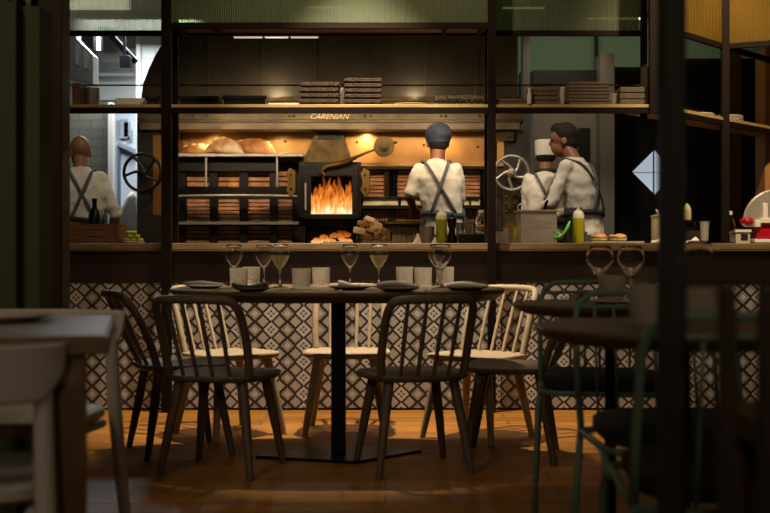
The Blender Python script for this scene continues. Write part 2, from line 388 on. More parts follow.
def tag(o, label=None, cat=None, group=None, kind=None):
    if label: o['label'] = label
    if cat: o['category'] = cat
    if group: o['group'] = group
    if kind: o['kind'] = kind
    return o
def thing(name, label, cat, loc=(0, 0, 0), rz=0, group=None, world=False):
    o = bpy.data.objects.new(name, None); COL.objects.link(o); o.location = loc; o.rotation_euler = (0, 0, rz)
    o.empty_display_size = .1; tag(o, label, cat, group)
    if world: WORLD.add(o.name)
    return o
def copy_tree(o, parent=None):
    c = o.copy(); COL.objects.link(c)
    if parent: c.parent = parent
    for ch in list(o.children): copy_tree(ch, c)
    return c
def struct(name, m, mt, **k):
    return tag(m.build(name, mt, **k), kind='structure')
def place(proto, used, loc, rz=0, label=None, group=None):
    o = copy_tree(proto) if used else proto
    o.location = loc; o.rotation_euler = (0, 0, rz)
    if label: o['label'] = label
    if group: o['group'] = group
    return o
class Kind:                                   # first placement moves the prototype itself
    def __init__(s, proto): s.p = proto; s.u = False
    def __call__(s, loc, rz=0, label=None, group=None):
        o = place(s.p, s.u, loc, rz, label, group); s.u = True; return o

# ================================================================== SETTING
KF = .12
struct('floor', M().box(-5, 5, -2, 6.42, -.1, 0), M_plank)
struct('kitchen_floor', M().box(-5, 5, 6.9, 13.5, -.1, KF), mat('kitchen_floor_tile', '4a3c30', .5, 0, '3a3028', 3))
struct('ceiling', M().box(-5, 5, -2, 13.5, 3.25, 3.35), M_ceil)
struct('wall_left', M().box(-5.1, -5, -2, 13.5, 0, 3.25), M_wall)
struct('wall_right', M().box(5, 5.1, -2, 13.5, 0, 3.25), M_wall)
struct('wall_front', M().box(-5, 5, -2.1, -2, 0, 3.25), M_wall)
# rear left prep room
struct('wall_back', M().box(-5, -.9, 13.0, 13.1, KF, 3.25), M_wallw)
struct('wall_back_right', M().box(.9, 5, 11.4, 11.5, KF, 3.25), M_greenwall)
struct('wall_prep_tiled', M().box(X(0, 11), X(109, 11), 11, 11.15, KF, Z(104, 11)), M_wallg)
struct('wall_prep_return', M().box(X(140, 11.5), X(170, 11.5), 11.5, 11.6, KF, 3.25), M_wallw)
struct('trim_white_corner', M().box(X(136, 11.45), X(140.3, 11.45), 11.45, 11.6, KF, 3.25), M_white)
struct('trim_door_frame', M().box(X(108, 10.9), X(112.5, 10.9), 10.9, 11.0, KF, 2.35), M_white)
# dark partition with diamond window door
DW = 9.6
struct('wall_dark_partition', M().box(X(686, 9.3), 4.9, 9.3, 9.4, KF, 2.5).box(X(524, DW), X(615, DW), DW+.3, DW+.4, KF, Z(67, DW)).box(X(668, DW), 4.9, DW+.05, DW+.15, KF, Z(66, DW)).box(X(613, DW), X(670, DW), DW+.05, DW+.15, Z(100, DW), Z(66, DW)), M_darkwall)
struct('pillar', M().box(X(600.5, 9.3), X(614.5, 9.3), 9.3, 9.6, KF, Z(53, 9.3)), mat('grey_plaster', '7c756c', .8))
struct('trim_steel_edge', M().box(X(523, 9.3), X(530, 9.3), 9.3, 9.45, KF, Z(33, 9.3)), mat('grey_trim', '5f5a52', .6))
dr = M()
dcx, dcz, dh = X(657, DW), Z(171.5, DW), .20
x0, x1, z0, z1 = X(615, DW), X(669, DW), KF+.01, Z(101, DW)
dr.prism([(x0, z0), (dcx, z0), (dcx, dcz-dh), (dcx-dh, dcz), (dcx, dcz+dh), (dcx, z1), (x0, z1)], DW+.05, DW+.10)
dr.prism([(dcx, z0), (x1, z0), (x1, z1), (dcx, z1), (dcx, dcz+dh), (dcx+.1, dcz+dh-.1), (dcx+.1, dcz-dh+.1), (dcx, dcz-dh)], DW+.05, DW+.10)
d1 = struct('door_1', dr, M_darkwall, loc=(0, 0, 0))
M().prism([(dcx-dh, dcz), (dcx, dcz-dh), (dcx+dh, dcz), (dcx, dcz+dh)], DW+.13, DW+.135).build('window_pane', mat('lit_diamond_pane', 'b9c6d4', .3, emit=.75), d1, label='diamond shaped pane lit from the room behind')
M().box(dcx-.008, dcx+.004, DW+.11, DW+.12, dcz-dh, dcz+dh).box(dcx-dh, dcx+dh, DW+.112, DW+.118, dcz-.003, dcz+.003).build('glazing_bar', M_steeld, d1)
# yellow room on the far right, seen through the amber glass
struct('wall_ochre', M().box(X(690, 8.9), 4.9, 8.9, 9.0, 2.63, 3.25), M_yel)
struct('wall_ochre_return', M().box(X(728, 8.8), X(741, 8.8), 8.8, 8.95, KF, 2.6), mat('brown_trim', '5a4020', .6))

# bay columns of the dining side
struct('column_wood', M().box(X(38, 4.2), X(62, 4.2), 4.2, 4.31, 0, 3.25), M_post, bev=.004)
struct('column_olive', M().box(X(-20, 3.5), X(16, 3.5), 3.5, 3.7, 0, Z(1.5, 3.5)).box(X(16, 3.5), X(34, 3.5), 3.56, 3.7, 0, Z(1.5, 3.5)), M_olive, bev=.004)
struct('column_dark_steel', M().box(X(663, 1.75), X(687, 1.75), 1.75, 1.79, 0, 3.25), mat('dark_column_paint', '1b1714', .7), bev=.003)
struct('column_brown', M().box(X(765, 7.7), X(786, 7.7), 7.7, 7.9, .951, 2.3), mat('copper_brown_paint', 'a8743a', .5))

struct('trim_mullion', M().box(X(595.5, 11.35), X(598, 11.35), 11.33, 11.4, 2.5, 3.25), M_darkwall)
# ================================================================== COUNTER
ct = thing('bar_counter', 'long wooden bar counter with patterned tile front below the open kitchen', 'counter', (0, 6.4, 0), world=True)
M().box(-3.6, 4.6, 6.36, 7.12, .915, .95).build('worktop', M_top, ct, bev=.003)
M().box(-3.6, 4.6, 6.40, 6.46, .725, .913).build('front_panel', M_front, ct)
M().box(-3.6, 4.6, 6.405, 6.46, .012, .7235).build('tile_panel', M_tile, ct)
M().box(-3.6, 4.6, 6.43, 6.48, 0, .012).build('plinth', M_blackm, ct)
M().box(-3.6, 4.6, 6.47, 7.05, .0, .9).build('carcass', M_blackm, ct)
M().box(-3.6, 4.6, 6.352, 6.405, .905, .9145).build('edge_strip', mat('edge_oak', '5f4a30', .5), ct)

# ================================================================== SHELVING FRAME
rk = thing('steel_shelving_frame', 'dark steel frame with shelves and fluted glass panes standing along the counter', 'shelving', (0, 6.35, 0), world=True)
YF, YR = 6.30, 6.56      # front and rear planes
XP = [X(166, YF), X(492, YF), X(655, YF)]
t = .0125
def RX(px): return X(px, YF)
ZS = Z(104, YF)          # shelf top
ZSb = ZS-.018
ZB = Z(23, YF)
for i, xp in enumerate(XP):
    wd = .027 if i == 0 else (.022 if i == 1 else .028)
    M().box(xp-wd, xp+wd, YF, YF+.04, (ZSb-.034 if i == 2 else 0), 3.25).build('post', M_rack, rk)
    M().box(xp-.018, xp+.018, YR, YR+.03, (ZSb-.034 if i == 2 else .952), 3.25).build('rear_post', M_rack, rk)
xl = X(20, YF)
M().box(xl-.02, xl+.02, YF, YF+.04, 0, 3.25).build('post', M_rack, rk)
M().box(xl-.02, xl+.02, YR, YR+.03, .952, 3.25).build('rear_post', M_rack, rk)
xs = [xl]+XP
for a, b in zip(xs, xs[1:]):
    M().box(a+.02, b-.02, YF+.012, YR-.005, ZSb, ZS).build('shelf_board', M_shelf, rk, bev=.002)
    M().box(a+.02, b-.02, YF+.012, YF+.035, ZSb-.032, ZSb-.002).build('shelf_beam', M_rack, rk)
    zr = Z(85, YR)
    M().box(a+.02, b-.02, YR+.005, YR+.013, zr-.004, zr+.004).build('back_rail', M_rack, rk)
    M().box(a+.02, b-.02, YR, YR+.028, ZB-.02, ZB+.01).build('rear_beam', M_rack, rk)
# bay 2 box at the top
a, b = XP[0]+.028, XP[1]-.023
M().box(a, b, YF, YF+.03, ZB-.028, ZB+.003).build('front_beam', M_rack, rk)
M().box(a, b, YF+.03, YR, ZB-.006, ZB).build('top_board', mat('brown_board', '6a4a2a', .6), rk)
for k in (.0, .12, .88, 1.0):
    xx = a+.03+(b-a-.06)*k
    M().box(xx-.012, xx+.012, YF+.03, YR, ZB-.026, ZB-.008).build('cross_bar', M_rack, rk)
M().box(a, b, YF+.01, YF+.018, ZB+.004, 3.2).build('glass_pane', M_fluted, rk)
M().box(xs[0]+.02, XP[0]-.03, YR+.005, YR+.013, ZB+.011, 3.2).build('glass_pane', M_flutedw, rk)
M().box(XP[1]+.025, XP[2]-.03, YR+.005, YR+.013, ZB+.011, 3.2).build('glass_pane', M_fluted, rk)
# angled wing to the right
def wing(p0, p1, depth, z0, z1, name, mt, off=0):
    d = Vector((p1[0]-p0[0], p1[1]-p0[1])).normalized(); n = Vector((-d.y, d.x))
    a_ = Vector(p0)+n*off; b_ = Vector(p1)+n*off
    return M().slab([a_, b_, b_+n*depth, a_+n*depth], z0, z1).build(name, mt, rk)
P0 = (XP[2]+.03, YF+.01); P1 = (X(725, 6.93), 6.93); P2 = (X(800, 7.75), 7.75)
for p, q in ((P0, P1), (P1, P2)):
    wing(p, q, .30, ZSb, ZS, 'shelf_board', M_shelf)
    wing(p, q, .025, ZSb-.032, ZSb-.002, 'shelf_beam', M_rack)
    wing(p, q, .01, ZS+.085, ZS+.093, 'back_rail', M_rack, .29)
wing(P0, P1, .03, ZB-.03, ZB, 'top_beam', M_rack)
wing(P1, P2, .03, ZB-.03, ZB, 'top_beam', M_rack)
P3 = (X(800, 6.75), 6.75)
M().slab([P1, P3, (P3[0], P3[1]+.03), (P1[0], P1[1]+.03)], ZB-.03, ZB).build('top_beam', M_rack, rk)
wing(P0, P1, .008, ZB+.002, 3.2, 'glass_pane', M_flutedy, .01)
M().slab([P1, P3, (P3[0], P3[1]+.008), (P1[0], P1[1]+.008)], ZB+.002, 3.2).build('glass_pane', M_flutedy, rk)
M().box(P1[0]-.022, P1[0]+.022, P1[1]-.02, P1[1]+.02, .952, 3.25).build('post', M_rack, rk)

# ================================================================== BREAD OVEN (range)
ov = thing('bread_oven', 'large old brass and copper bread oven with iron fire door filling the kitchen back', 'oven', (X(330, 9), 9, KF), world=True)
D0, DB = 8.9, 9.25
M().box(X(137, 9.0), X(524, 9.0), 9.03, 9.45, KF, Z(247, 9.0)).build('oven_base', M_blackm, ov)
# hood
hd = M()
px = [(150, 98), (141.5, 98), (143, 84), (149, 68), (157, 52), (166, 38), (172, 33), (518, 33), (518, 98)]
hd.prism([(X(a, 9.0), Z(b, 9.0)) for a, b in px], 9.0, 9.35)
hd.build('hood', M_hood, ov)
for a in (208, 262, 316, 372, 425, 476):
    M().pbox(a-.6, a+.6, 34, 98, 8.992, .012).build('hood_seam', M_brassd, ov)
M().pbox(148, 520, 96.5, 101, 8.86, .45).build('ledge', M_brassd, ov)
M().pbox(137, 524, 101, 122, 8.93, .4).build('frieze', M_frieze, ov)
M().pbox(137, 524, 112.5, 119.5, 8.90, .03).build('name_band', M_frieze, ov)
M().pbox(139, 520, 122.5, 129.5, 8.86, .18).build('lintel_bar', M_frieze, ov, bev=.003)
for a in (193, 206, 289, 294, 365, 371, 441, 446, 480):
    M().lathe([(.012, 0), (.012, -.008), (.006, -.013), (0.0001, -.013)], (X(a, 8.9), 8.9, Z(116, 8.9)), 10, 'y').build('bolt', M_brassd, ov)
# lettering on the band
tx = bpy.data.curves.new('lettering', 'FONT'); tx.body = 'CARENIAN'; tx.size = .062; tx.shear = .35; tx.extrude = .003; tx.align_x = 'CENTER'; tx.space_character = 1.0
to = bpy.data.objects.new('lettering', tx); COL.objects.link(to); to.parent = ov
to.location = Vector((X(329, 8.895), 8.893, Z(119, 8.895)))-ov.location; to.rotation_euler = (PI/2, 0, 0)
tx.materials.append(mat('raised_letter_metal', 'cdb894', .4, .5))
bpy.context.view_layer.update()
tm = bpy.data.meshes.new_from_object(to.evaluated_get(bpy.context.evaluated_depsgraph_get()))
tn = bpy.data.objects.new('lettering', tm); COL.objects.link(tn); tn.parent = ov; tn.location = to.location; tn.rotation_euler = to.rotation_euler
if not tm.materials: tm.materials.append(MATS['raised_letter_metal'])
bpy.data.objects.remove(to); tn.name = 'lettering'
# back of the recess: copper
M().pbox(176, 300, 130, 162, DB, .06).build('copper_panel', M_copper, ov)
M().pbox(346, 490, 130, 163, DB-.1, .06).build('copper_panel', M_copper, ov)
M().pbox(296, 352, 130, 163, DB-.02, .06).build('copper_panel', M_copper, ov)
M().pbox(172, 490, 160, 246, DB+.02, .06).build('back_plate', M_blackm, ov)
M().prism([(X(317, 9.1), Z(131, 9.1)), (X(342, 9.1), Z(131, 9.1)), (X(353, 9.1), Z(163, 9.1)), (X(302, 9.1), Z(163, 9.1))], 9.08, 9.22).build('flue_hood', M_brassd, ov)
M().pbox(318, 341, 130.5, 139, 9.06, .02).build('flue_throat', M_blackm, ov)
M().pbox(350, 489, 162, 166.5, 9.04, .12).build('copper_ledge', M_copper, ov, bev=.004)
M().pbox(350, 489, 167, 169, 9.03, .12).build('iron_ledge', M_iron, ov)
for a, b in ((378, 147), (357, 142), (424, 145), (478, 147), (189, 147), (284, 140)):
    M().lathe([(.011, 0), (.011, -.006), (.005, -.01), (0.0001, -.01)], (X(a, 9.14), (9.15 if a > 340 else 9.25), Z(b, 9.14)), 10, 'y').build('bolt', M_brassd, ov)
# terracotta slats left
def slats(x0, x1, y0, y1, D, n, nm='brick_stack'):
    m = M(); h = (y1-y0)/n
    for k in range(n):
        m.pbox(x0, x1, y0+k*h+h*.12, y0+(k+1)*h-h*.12, D+.008*(k % 2), .09)
    return m.build(nm, M_terra, ov)
for a, b in ((187, 210), (217, 240), (247, 270), (277, 292)):
    slats(a, b, 171, 187, 9.16, 3); slats(a, b, 199, 222, 9.15, 6); slats(a, b, 226, 243, 9.15, 4)
for a in (181, 213.5, 243.5, 273.5):
    M().pbox(a-4, a+4, 157, 246, 9.10, .06).build('iron_upright', M_iron, ov)
M().pbox(177, 278, 157, 171, 9.06, .06).build('iron_fascia', M_iron, ov)
M().pbox(171, 177, 130, 246, 8.98, .3).build('side_cheek', M_brassd, ov)
M().pbox(176, 303, 153.5, 156.5, 8.93, .31).build('bread_shelf', M_steel, ov, bev=.003)
M().tube([(X(275, 8.95), 8.95, Z(155, 8.95)), (X(303, 8.95), 8.95, Z(155, 8.95))], .018, 12).build('shelf_roller', M_steel, ov, smooth=True)
for a in (206, 277):
    M().tube([(X(a, 8.94), 8.94, Z(157, 8.94)), (X(a, 8.94), 8.94, Z(187, 8.94))], .009, 8).build('shelf_strut', M_steel, ov, smooth=True)
pts = [(X(175, 8.85)+i*(X(296, 8.85)-X(175, 8.85))/14, 8.93-.10*math.sin(PI*i/14), Z(190.5, 8.85)) for i in range(15)]
m = M()
for (p, q) in zip(pts, pts[1:]):
    m.slab([(p[0], p[1]), (q[0], q[1]), (q[0], q[1]+.02), (p[0], p[1]+.02)], Z(195, 8.85), Z(187, 8.85))
m.build('curved_guard', M_iron, ov)
M().tube([(p[0], p[1]-.01, Z(195.5, 8.85)) for p in pts], .009, 8).build('guard_rod', M_steel, ov, smooth=True)
M().pbox(176, 300, 221.5, 224.5, 9.0, .1).build('lower_rail', M_steeld, ov)
# firebox
fb = M()
fb.pbox(299, 361, 162, 168, 8.92, .3).pbox(299, 308, 168, 222, 8.92, .3).pbox(355, 361, 168, 222, 8.92, .3).pbox(299, 361, 217, 222.5, 8.92, .3)
fb.pbox(299, 361, 222, 227, 8.96, .26).pbox(299, 305, 226, 246, 8.94, .28).pbox(355, 361, 226, 246, 8.94, .28).pbox(299, 361, 162, 246, 9.2, .03)
fb.build('firebox', M_iron, ov)
dm = M().pbox(302, 358, 165, 176, 8.885, .03).pbox(302, 311, 176, 214, 8.885, .03).pbox(352, 358, 176, 214, 8.885, .03).pbox(302, 358, 214, 219, 8.885, .03)
dd = dm.build('oven_door', M_iron, ov, bev=.004)
M().pbox(311, 352, 176, 214, 8.895, .006).build('door_glass', M_pane, dd)
M().tube([(X(305.5, 8.86), 8.86, Z(183, 8.86)), (X(305.5, 8.86), 8.86, Z(210, 8.86))], .007, 8).build('door_handle', M_steel, dd, smooth=True)
for a, s_ in ((291, 1), (365, -1)):
    w2 = 4.6
    pl = [(a-w2*.3, 168), (a+w2, 171), (a+w2, 193), (a-w2*.1, 197), (a-w2, 190), (a-w2*.5, 182), (a-w2, 174)]
    bo = M().prism([(X(p, 8.9), Z(q, 8.9)) for p, q in pl], 8.88, 8.93).build('door_bracket', M_brass, ov, bev=.003)
    for q in (175, 189): M().lathe([(.011, 0), (.011, -.01), (0.0001, -.016)], (X(a, 8.88), 8.88, Z(q, 8.88)), 10, 'y').build('rivet', M_iron, bo, smooth=True)
# lever and weight
lv = [(X(p, 8.84), 8.84, Z(q, 8.84)) for p, q in ((325, 176), (321, 172), (326, 166), (336, 164), (347, 162), (356, 157), (368, 152), (380, 148))]
lo = M().tube(lv, [.018, .02, .022, .024, .026, .016, .012, .012], 10, flat=.8).build('door_lever', M_brass, ov, smooth=True)
M().tube([(X(392, 8.84), 8.84, Z(144, 8.84)), (X(397, 8.84), 8.84, Z(142, 8.84))], .01, 8).build('lever_tip', M_brassd, lo, smooth=True)
M().lathe([(.078, .02), (.082, 0), (.078, -.018), (.045, -.02), (.042, -.03), (.02, -.034), (.018, -.05), (0.0001, -.052)], (X(384, 8.84), 8.83, Z(146.5, 8.84)), 30, 'y').build('counterweight', M_brassd, lo, smooth=True)
# right bank
slats(365, 384, 170, 197, 9.14, 7); slats(397, 440, 170, 197, 9.14, 7); slats(450, 482, 170, 197, 9.14, 7)
for a, mt in ((387, M_brass), (394.5, M_iron), (483, M_iron)):
    pr = []
    for k in range(28): pr.append((.022 if k % 2 else .028, Z(197, 9.1)+(Z(170, 9.1)-Z(197, 9.1))*k/27))
    M().lathe([(r, z) for r, z in pr], (X(a, 9.1), 9.1, 0), 12).build('coil_spring', mt, ov, smooth=True)
M().pbox(361, 480, 196.5, 198.5, 8.94, .2).build('tray_rail', M_iron, ov)
M().pbox(361, 480, 205.5, 208.5, 8.94, .25).build('tray_rail', M_iron, ov)
for a, b in ((363, 398), (401, 423), (461, 469), (471, 480)):
    M().pbox(a, b, 198.7, 205.3, 8.97, .12).build('drawer_front', mat('cream_enamel', 'cfc6a4', .4, 0, 'b8ad88', 14), ov, bev=.003)
for a0, a1 in ((362, 388), (396, 424), (461, 482)):
    sl = M(); k = a0
    while k < a1-2:
        sl.prism([(X(k, 9.05), Z(221, 9.05)), (X(k+1.8, 9.05), Z(221, 9.05)), (X(k+3, 9.05), Z(210, 9.05)), (X(k+1.2, 9.05), Z(210, 9.05))], 9.05, 9.12); k += 2.9
    sl.build('slanted_grate', M_terra, ov)
M().pbox(388, 396, 208, 222, 9.03, .1).build('iron_upright', M_iron, ov)
M().pbox(361, 482, 221, 226, 8.98, .1).build('lower_rail', M_iron, ov)
M().pbox(385, 424, 222.2, 223.4, 8.96, .02).build('rail_rod', M_brass, ov)
sl = M(); k = 362
while k < 482: sl.pbox(k, k+4.4, 226.5, 246, 9.06+.004*(k % 2), .05); k += 5
sl.build('lower_slats', mat('burnished_slat', '8a6e50', .4, .5, '6a5038', 16), ov)
# end columns
M().pbox(137, 171, 101, 250, 8.97, .33).build('end_column', mat('black_brown_iron', '1d1916', .55, .3), ov)
M().pbox(153, 163, 135, 215, 8.955, .02).build('copper_inlay', mat('tarnished_copper', '7a5226', .5, .6), ov)
M().pbox(489, 497, 121, 250, 8.97, .3).build('side_cheek', M_brassd, ov)
ec = M().pbox(497, 524, 130, 250, 9.0, .3).build('end_column', mat('grey_iron', '2e2a26', .5, .4), ov)
M().pbox(490, 514, 121, 141, 8.95, .05).build('rivet_plate', M_brassd, ov, bev=.003)
M().pbox(492, 504, 141, 166, 8.97, .03).build('copper_plate', M_copper, ov)
M().pbox(503, 518, 186, 244, 8.97, .035).build('rivet_plate', M_brassd, ov, bev=.003)
for q in (197, 204, 212, 235):
    for a in (506.5, 514.5): M().lathe([(.013, 0), (.012, -.008), (0.0001, -.014)], (X(a, 8.97), 8.97, Z(q, 8.97)), 10, 'y').build('bolt', M_brassd, ov, smooth=True)
for a, q in ((494, 126), (510, 126), (510, 136)):
    M().lathe([(.012, 0), (.011, -.008), (0.0001, -.012)], (X(a, 8.95), 8.95, Z(q, 8.95)), 10, 'y').build('bolt', M_brassd, ov, smooth=True)
def hand_wheel(px, py, D, r, mt, n, curved):
    c = Vector((X(px, D), D, Z(py, D)))
    rim = M().tube([(c.x+r*math.cos(a), c.y, c.z+r*math.sin(a)) for a in [2*PI*k/36 for k in range(36)]], .013, 10, closed=True).build('hand_wheel', mt, ov, smooth='all')
    M().lathe([(.035, .02), (.035, -.02), (.018, -.03), (.016, -.045), (0.0001, -.047)], tuple(c), 18, 'y').build('hub', mt, rim, smooth=True)
    for k in range(n):
        a0 = 2*PI*k/n+.3; pts_ = []
        for q in range(7):
            f = q/6; a = a0+(curved*math.sin(f*PI*.5) if curved else 0); pts_.append((c.x+(.02+(r-.02)*f)*math.cos(a), c.y, c.z+(.02+(r-.02)*f)*math.sin(a)))
        M().tube(pts_, [.016, .014, .012, .011, .011, .012, .014], 8, flat=1.0).build('spoke', mt, rim, smooth=True)
    M().tube([(c.x, c.y, c.z), (c.x, c.y+.18, c.z)], .016, 10).build('axle', mt, rim)
hand_wheel(142.5, 172.5, 8.80, .145, M_iron, 5, .5)
hand_wheel(511.5, 173, 8.82, .134, mat('worn_steel_wheel', '8f877c', .4, .6), 5, .7)

# fire
def flames(name, x0, x1, zb, ht, D, n, mt, label, parent=None):
    m = M()
    for k in range(n):
        f0 = (k+.5)/n; x = x0+(x1-x0)*f0+random.uniform(-.008, .008); h = ht*random.uniform(.72, 1.05)*(1-.30*abs(f0*2-1)**2); y = D+random.uniform(-.04, .08); ph = random.uniform(0, 6)
        P_ = []; R_ = []
        for q in range(11):
            f = q/10; P_.append((x+.016*math.sin(ph+f*5)*f, y, zb+h*f)); R_.append(max(.0015, random.uniform(.85, 1.1)*.032*(math.sin(PI*(.22+.78*f))**.7)*(1-f*.25)))
        m.tube(P_, R_, 8)
    return tag(m.build(name, mt, smooth='all'), label, 'fire', kind='stuff')
MF1 = flame_mat('flame_glow', 1.25); MF2 = flame_mat('ember_glow', 1.1, 2.2)
flames('flames', X(312, 9.05), X(352, 9.05), Z(215.5, 9.05), .33, 9.04, 22, MF1, 'orange flames burning behind the glass door of the oven')
m = M()
for k in range(34):
    x = random.uniform(X(314, 9.0), X(351, 9.0)); z = Z(244, 9.0)+random.uniform(0, .085)*(.25+1.1*(x-X(314, 9))/.3); r = random.uniform(.012, .024)
    m.ell((x, random.uniform(8.96, 9.08), z+.01), r*1.5, r, r, 8, 6)
tag(m.build('embers', MF2, smooth='all'), 'glowing orange embers in the open hearth under the oven door', 'fire', kind='stuff')
M_bar = M().pbox(306, 355, 243.5, 246, 8.95, .2); M_bar.build('hearth_base', M_iron, ov)
light('POINT', 'fire_light', (X(333, 8.98), 8.8, Z(200, 9)), .9, (1, .42, .1), None, .08)

# breads on oven shelf
def loaf(name, px, py, hw, hh, D, mt, label, tilt=0, slashes=3):
    r = thing(name, label, 'bread', (X(px, D), D+.03, Z(153.5, 8.93)+.003), 0, 'loaves on the oven shelf')
    W_, H_ = hw*D/F, hh*D/F
    m = M(); n = 20
    vs = []
    rings = []
    for i in range(15):
        f = -1+2*i/14; sc = max(.10, (1-abs(f)**2.0)**.6)
        rings.append((f*W_, sc))
    nn = 16; fs = []
    for (x, sc) in rings:
        for k in range(nn):
            a = 2*PI*k/nn; zz = math.sin(a); zz = zz if zz > 0 else zz*.55
            bul = 1+.05*math.sin(x*70)
            vs.append((x, math.cos(a)*.055*sc*bul, H_*2/1.55*(.55*sc+zz*sc*(bul if zz > 0 else 1))*.98))
    for i in range(14): fs += [(i*nn+k, (i+1)*nn+k, (i+1)*nn+(k+1) % nn, i*nn+(k+1) % nn) for k in range(nn)]
    fs += [tuple(range(nn)), tuple(14*nn+k for k in range(nn-1, -1, -1))]
    m.add(vs, fs); c = m.build('crust', mt, r, smooth='all'); c.rotation_euler = (0, tilt, 0)
    for k in range(slashes):
        x = -W_*.55+W_*1.1*k/(max(1, slashes-1))
        sc = (1-abs(x/W_)**2.0)**.6; zt = H_*2/1.55*(1.55*sc)*.98
        o = M().tube([(x-.025, -.035*sc, zt*.9), (x-.005, -.02*sc, zt*.985), (x+.02, .02*sc, zt*.99)], [.004, .009, .004], 8).build('score_ridge', mat('pale_crumb', 'dcb27a', .8), r, smooth='all'); o.rotation_euler = (0, tilt, 0)
    return r
loaf('bread_loaf', 197, 149, 19, 5.6, 9.07, M_bread, 'small golden bread loaf, leftmost on the oven shelf', .0, 4)
loaf('bread_loaf', 224, 146, 20, 8.2, 8.975, M_breadf, 'flour-dusted bread loaf between two darker loaves on the oven shelf', .07, 3)
loaf('bread_loaf', 254, 146, 23, 8.8, 9.075, M_bread, 'large brown bread loaf with a split crust at the right of the oven shelf', .08, 2)
# small loaf on the curved guard
tag(M().ell((X(233, 9.0), 9.02, Z(185, 9.0)), .055, .04, .03).build('bread_roll', M_bread, smooth='all'), 'small round roll resting on the curved steel guard', 'bread')

# ================================================================== KITCHEN FURNITURE BEHIND
# steel cabinet behind the two cooks
cb = thing('steel_cabinet', 'tall grey steel cabinet with a dark slot behind the two cooks', 'cabinet', (X(564, 9.5), 9.5, KF), world=True)
M().pbox(533, 596, 84, 250, 9.5, .38).build('body', mat('grey_steel_cabinet', '8c8676', .45, .4), cb)
M().pbox(533, 577, 87, 240, 9.48, .018).build('door', mat('grey_steel_cabinet_door', '968f7e', .42, .4), cb, bev=.003)
M().pbox(578.5, 590, 128, 170, 9.485, .012).build('slot_panel', M_blackm, cb)
M().pbox(533, 596, 70, 84, 9.46, .38).build('top_vent', M_blackm, cb)
M().tube([(X(574, 9.45), 9.45, Z(150, 9.45)), (X(574, 9.45), 9.45, Z(185, 9.45))], .008, 8).build('door_handle', M_steel, cb, smooth=True)
# left prep area
hs = thing('extractor_hood', 'steel extractor hood hanging over the prep area beyond the bald cook', 'hood', (X(80, 10), 10, Z(85, 10)), world=True)
poly = [(X(66, 10), Z(35, 10)), (X(76, 10), Z(38, 10)), (X(93, 10), Z(55, 10)), (X(93, 10), Z(84, 10)), (X(66, 10), Z(78, 10))]
M().prism(poly, 10, 10.2).build('canopy', M_steeld, hs, bev=.004)
M().box(X(72, 10.1)-.06, X(72, 10.1)+.06, 10.02, 10.18, 2.75, 3.25).build('flue', M_steeld, hs)
M().prism([(X(75.5, 9.97), Z(42, 9.97)), (X(79, 9.97), Z(46, 9.97)), (X(79, 9.97), Z(66, 9.97)), (X(75.5, 9.97), Z(64, 9.97))], 9.97, 10).prism([(X(84, 9.97), Z(50, 9.97)), (X(87.5, 9.97), Z(54, 9.97)), (X(87.5, 9.97), Z(69, 9.97)), (X(84, 9.97), Z(68, 9.97))], 9.97, 10).build('filter', M_steel, hs)
du = thing('ventilation_duct', 'pale boxed ventilation duct under the ceiling of the prep area', 'duct', (X(110, 12), 12, Z(50, 12)), world=True)
M().pbox(93, 116, 26, 49, 12, .5).build('duct_body', mat('galvanised_duct', 'b8bab4', .5), du)
M().pbox(90, 118, 49, 53, 11.9, .6).build('duct_collar', M_white, du)
tag(M().pbox(93, 136, 73, 76, 11.95, .3).pbox(93, 136, 76, 100, 12.1, .1).build('wall_cupboard', mat('pale_grey_cupboard', '9a9c94', .5)), 'pale grey wall cupboard under the duct at the back of the prep room', 'cupboard')
tag(M().tube([(X(104, 10.3), 10.3, Z(28, 10.3)), (X(136, 10.3), 10.3, Z(62, 10.3))], .03, 8).build('ceiling_pipe', M_blackm, smooth=True), 'grey pipe slanting down below the ceiling of the prep room', 'pipe')
sl_ = thing('spotlight', 'black box spotlight hanging under the prep room ceiling', 'lamp', (X(124, 10), 10, Z(67, 10)), world=True)
M().pbox(119.5, 129, 55, 67.5, 10, .12).build('housing', M_black, sl_, bev=.005)
M().box(X(123, 10.04), X(125.5, 10.04), 10.04, 10.06, Z(55, 10.04), 3.25).build('stem', M_black, sl_)
sl2 = thing('fluorescent_lamp', 'short white fluorescent lamp in a dark housing beyond the extractor hood', 'lamp', (X(98, 11), 11, Z(50, 11)), world=True)
M().pbox(93.5, 102.5, 35, 50.5, 11.0, .1).build('housing', M_black, sl2)
M().box(X(98, 11)-.01, X(98, 11)+.01, 11.04, 11.06, Z(35, 11), 3.25).build('hanger', M_black, sl2)
M().pbox(96.8, 99.6, 37, 50, 10.97, .03).build('tube', mat('lamp_tube_glow', 'ffffff', .4, emit=3), sl2)
# fridge / cold room seen through the doorway
fr = thing('cold_display', 'white lit cold cabinet with a slanted rail beyond the doorway', 'fridge', (X(126, 12), 12, KF), world=True)
M().box(X(112, 12.3), X(140, 12.3), 12.3, 12.7, KF, Z(106, 12.3)).build('body', mat('cold_white_panel', 'c9d2da', .5), fr)
M().prism([(X(118, 12.2), Z(146, 12.2)), (X(118, 12.2), Z(142, 12.2)), (X(140, 12.2), Z(151, 12.2)), (X(140, 12.2), Z(156, 12.2))], 12.2, 12.3).build('rail', mat('grey_blue_rail', '8a94a0', .5), fr)
M().pbox(117.5, 119.5, 144, 240, 12.22, .06).build('door_edge', mat('grey_blue_edge', '5a6470', .5), fr)
for a, b, c, d in ((120, 119, 129, 138), (124, 122, 131, 137), (130, 130, 133, 141)):
    M().pbox(a, c-1, b, d, 12.25, .04).build('shelf_item', mat('grey_plastic_box', '9aa2aa', .5), fr)
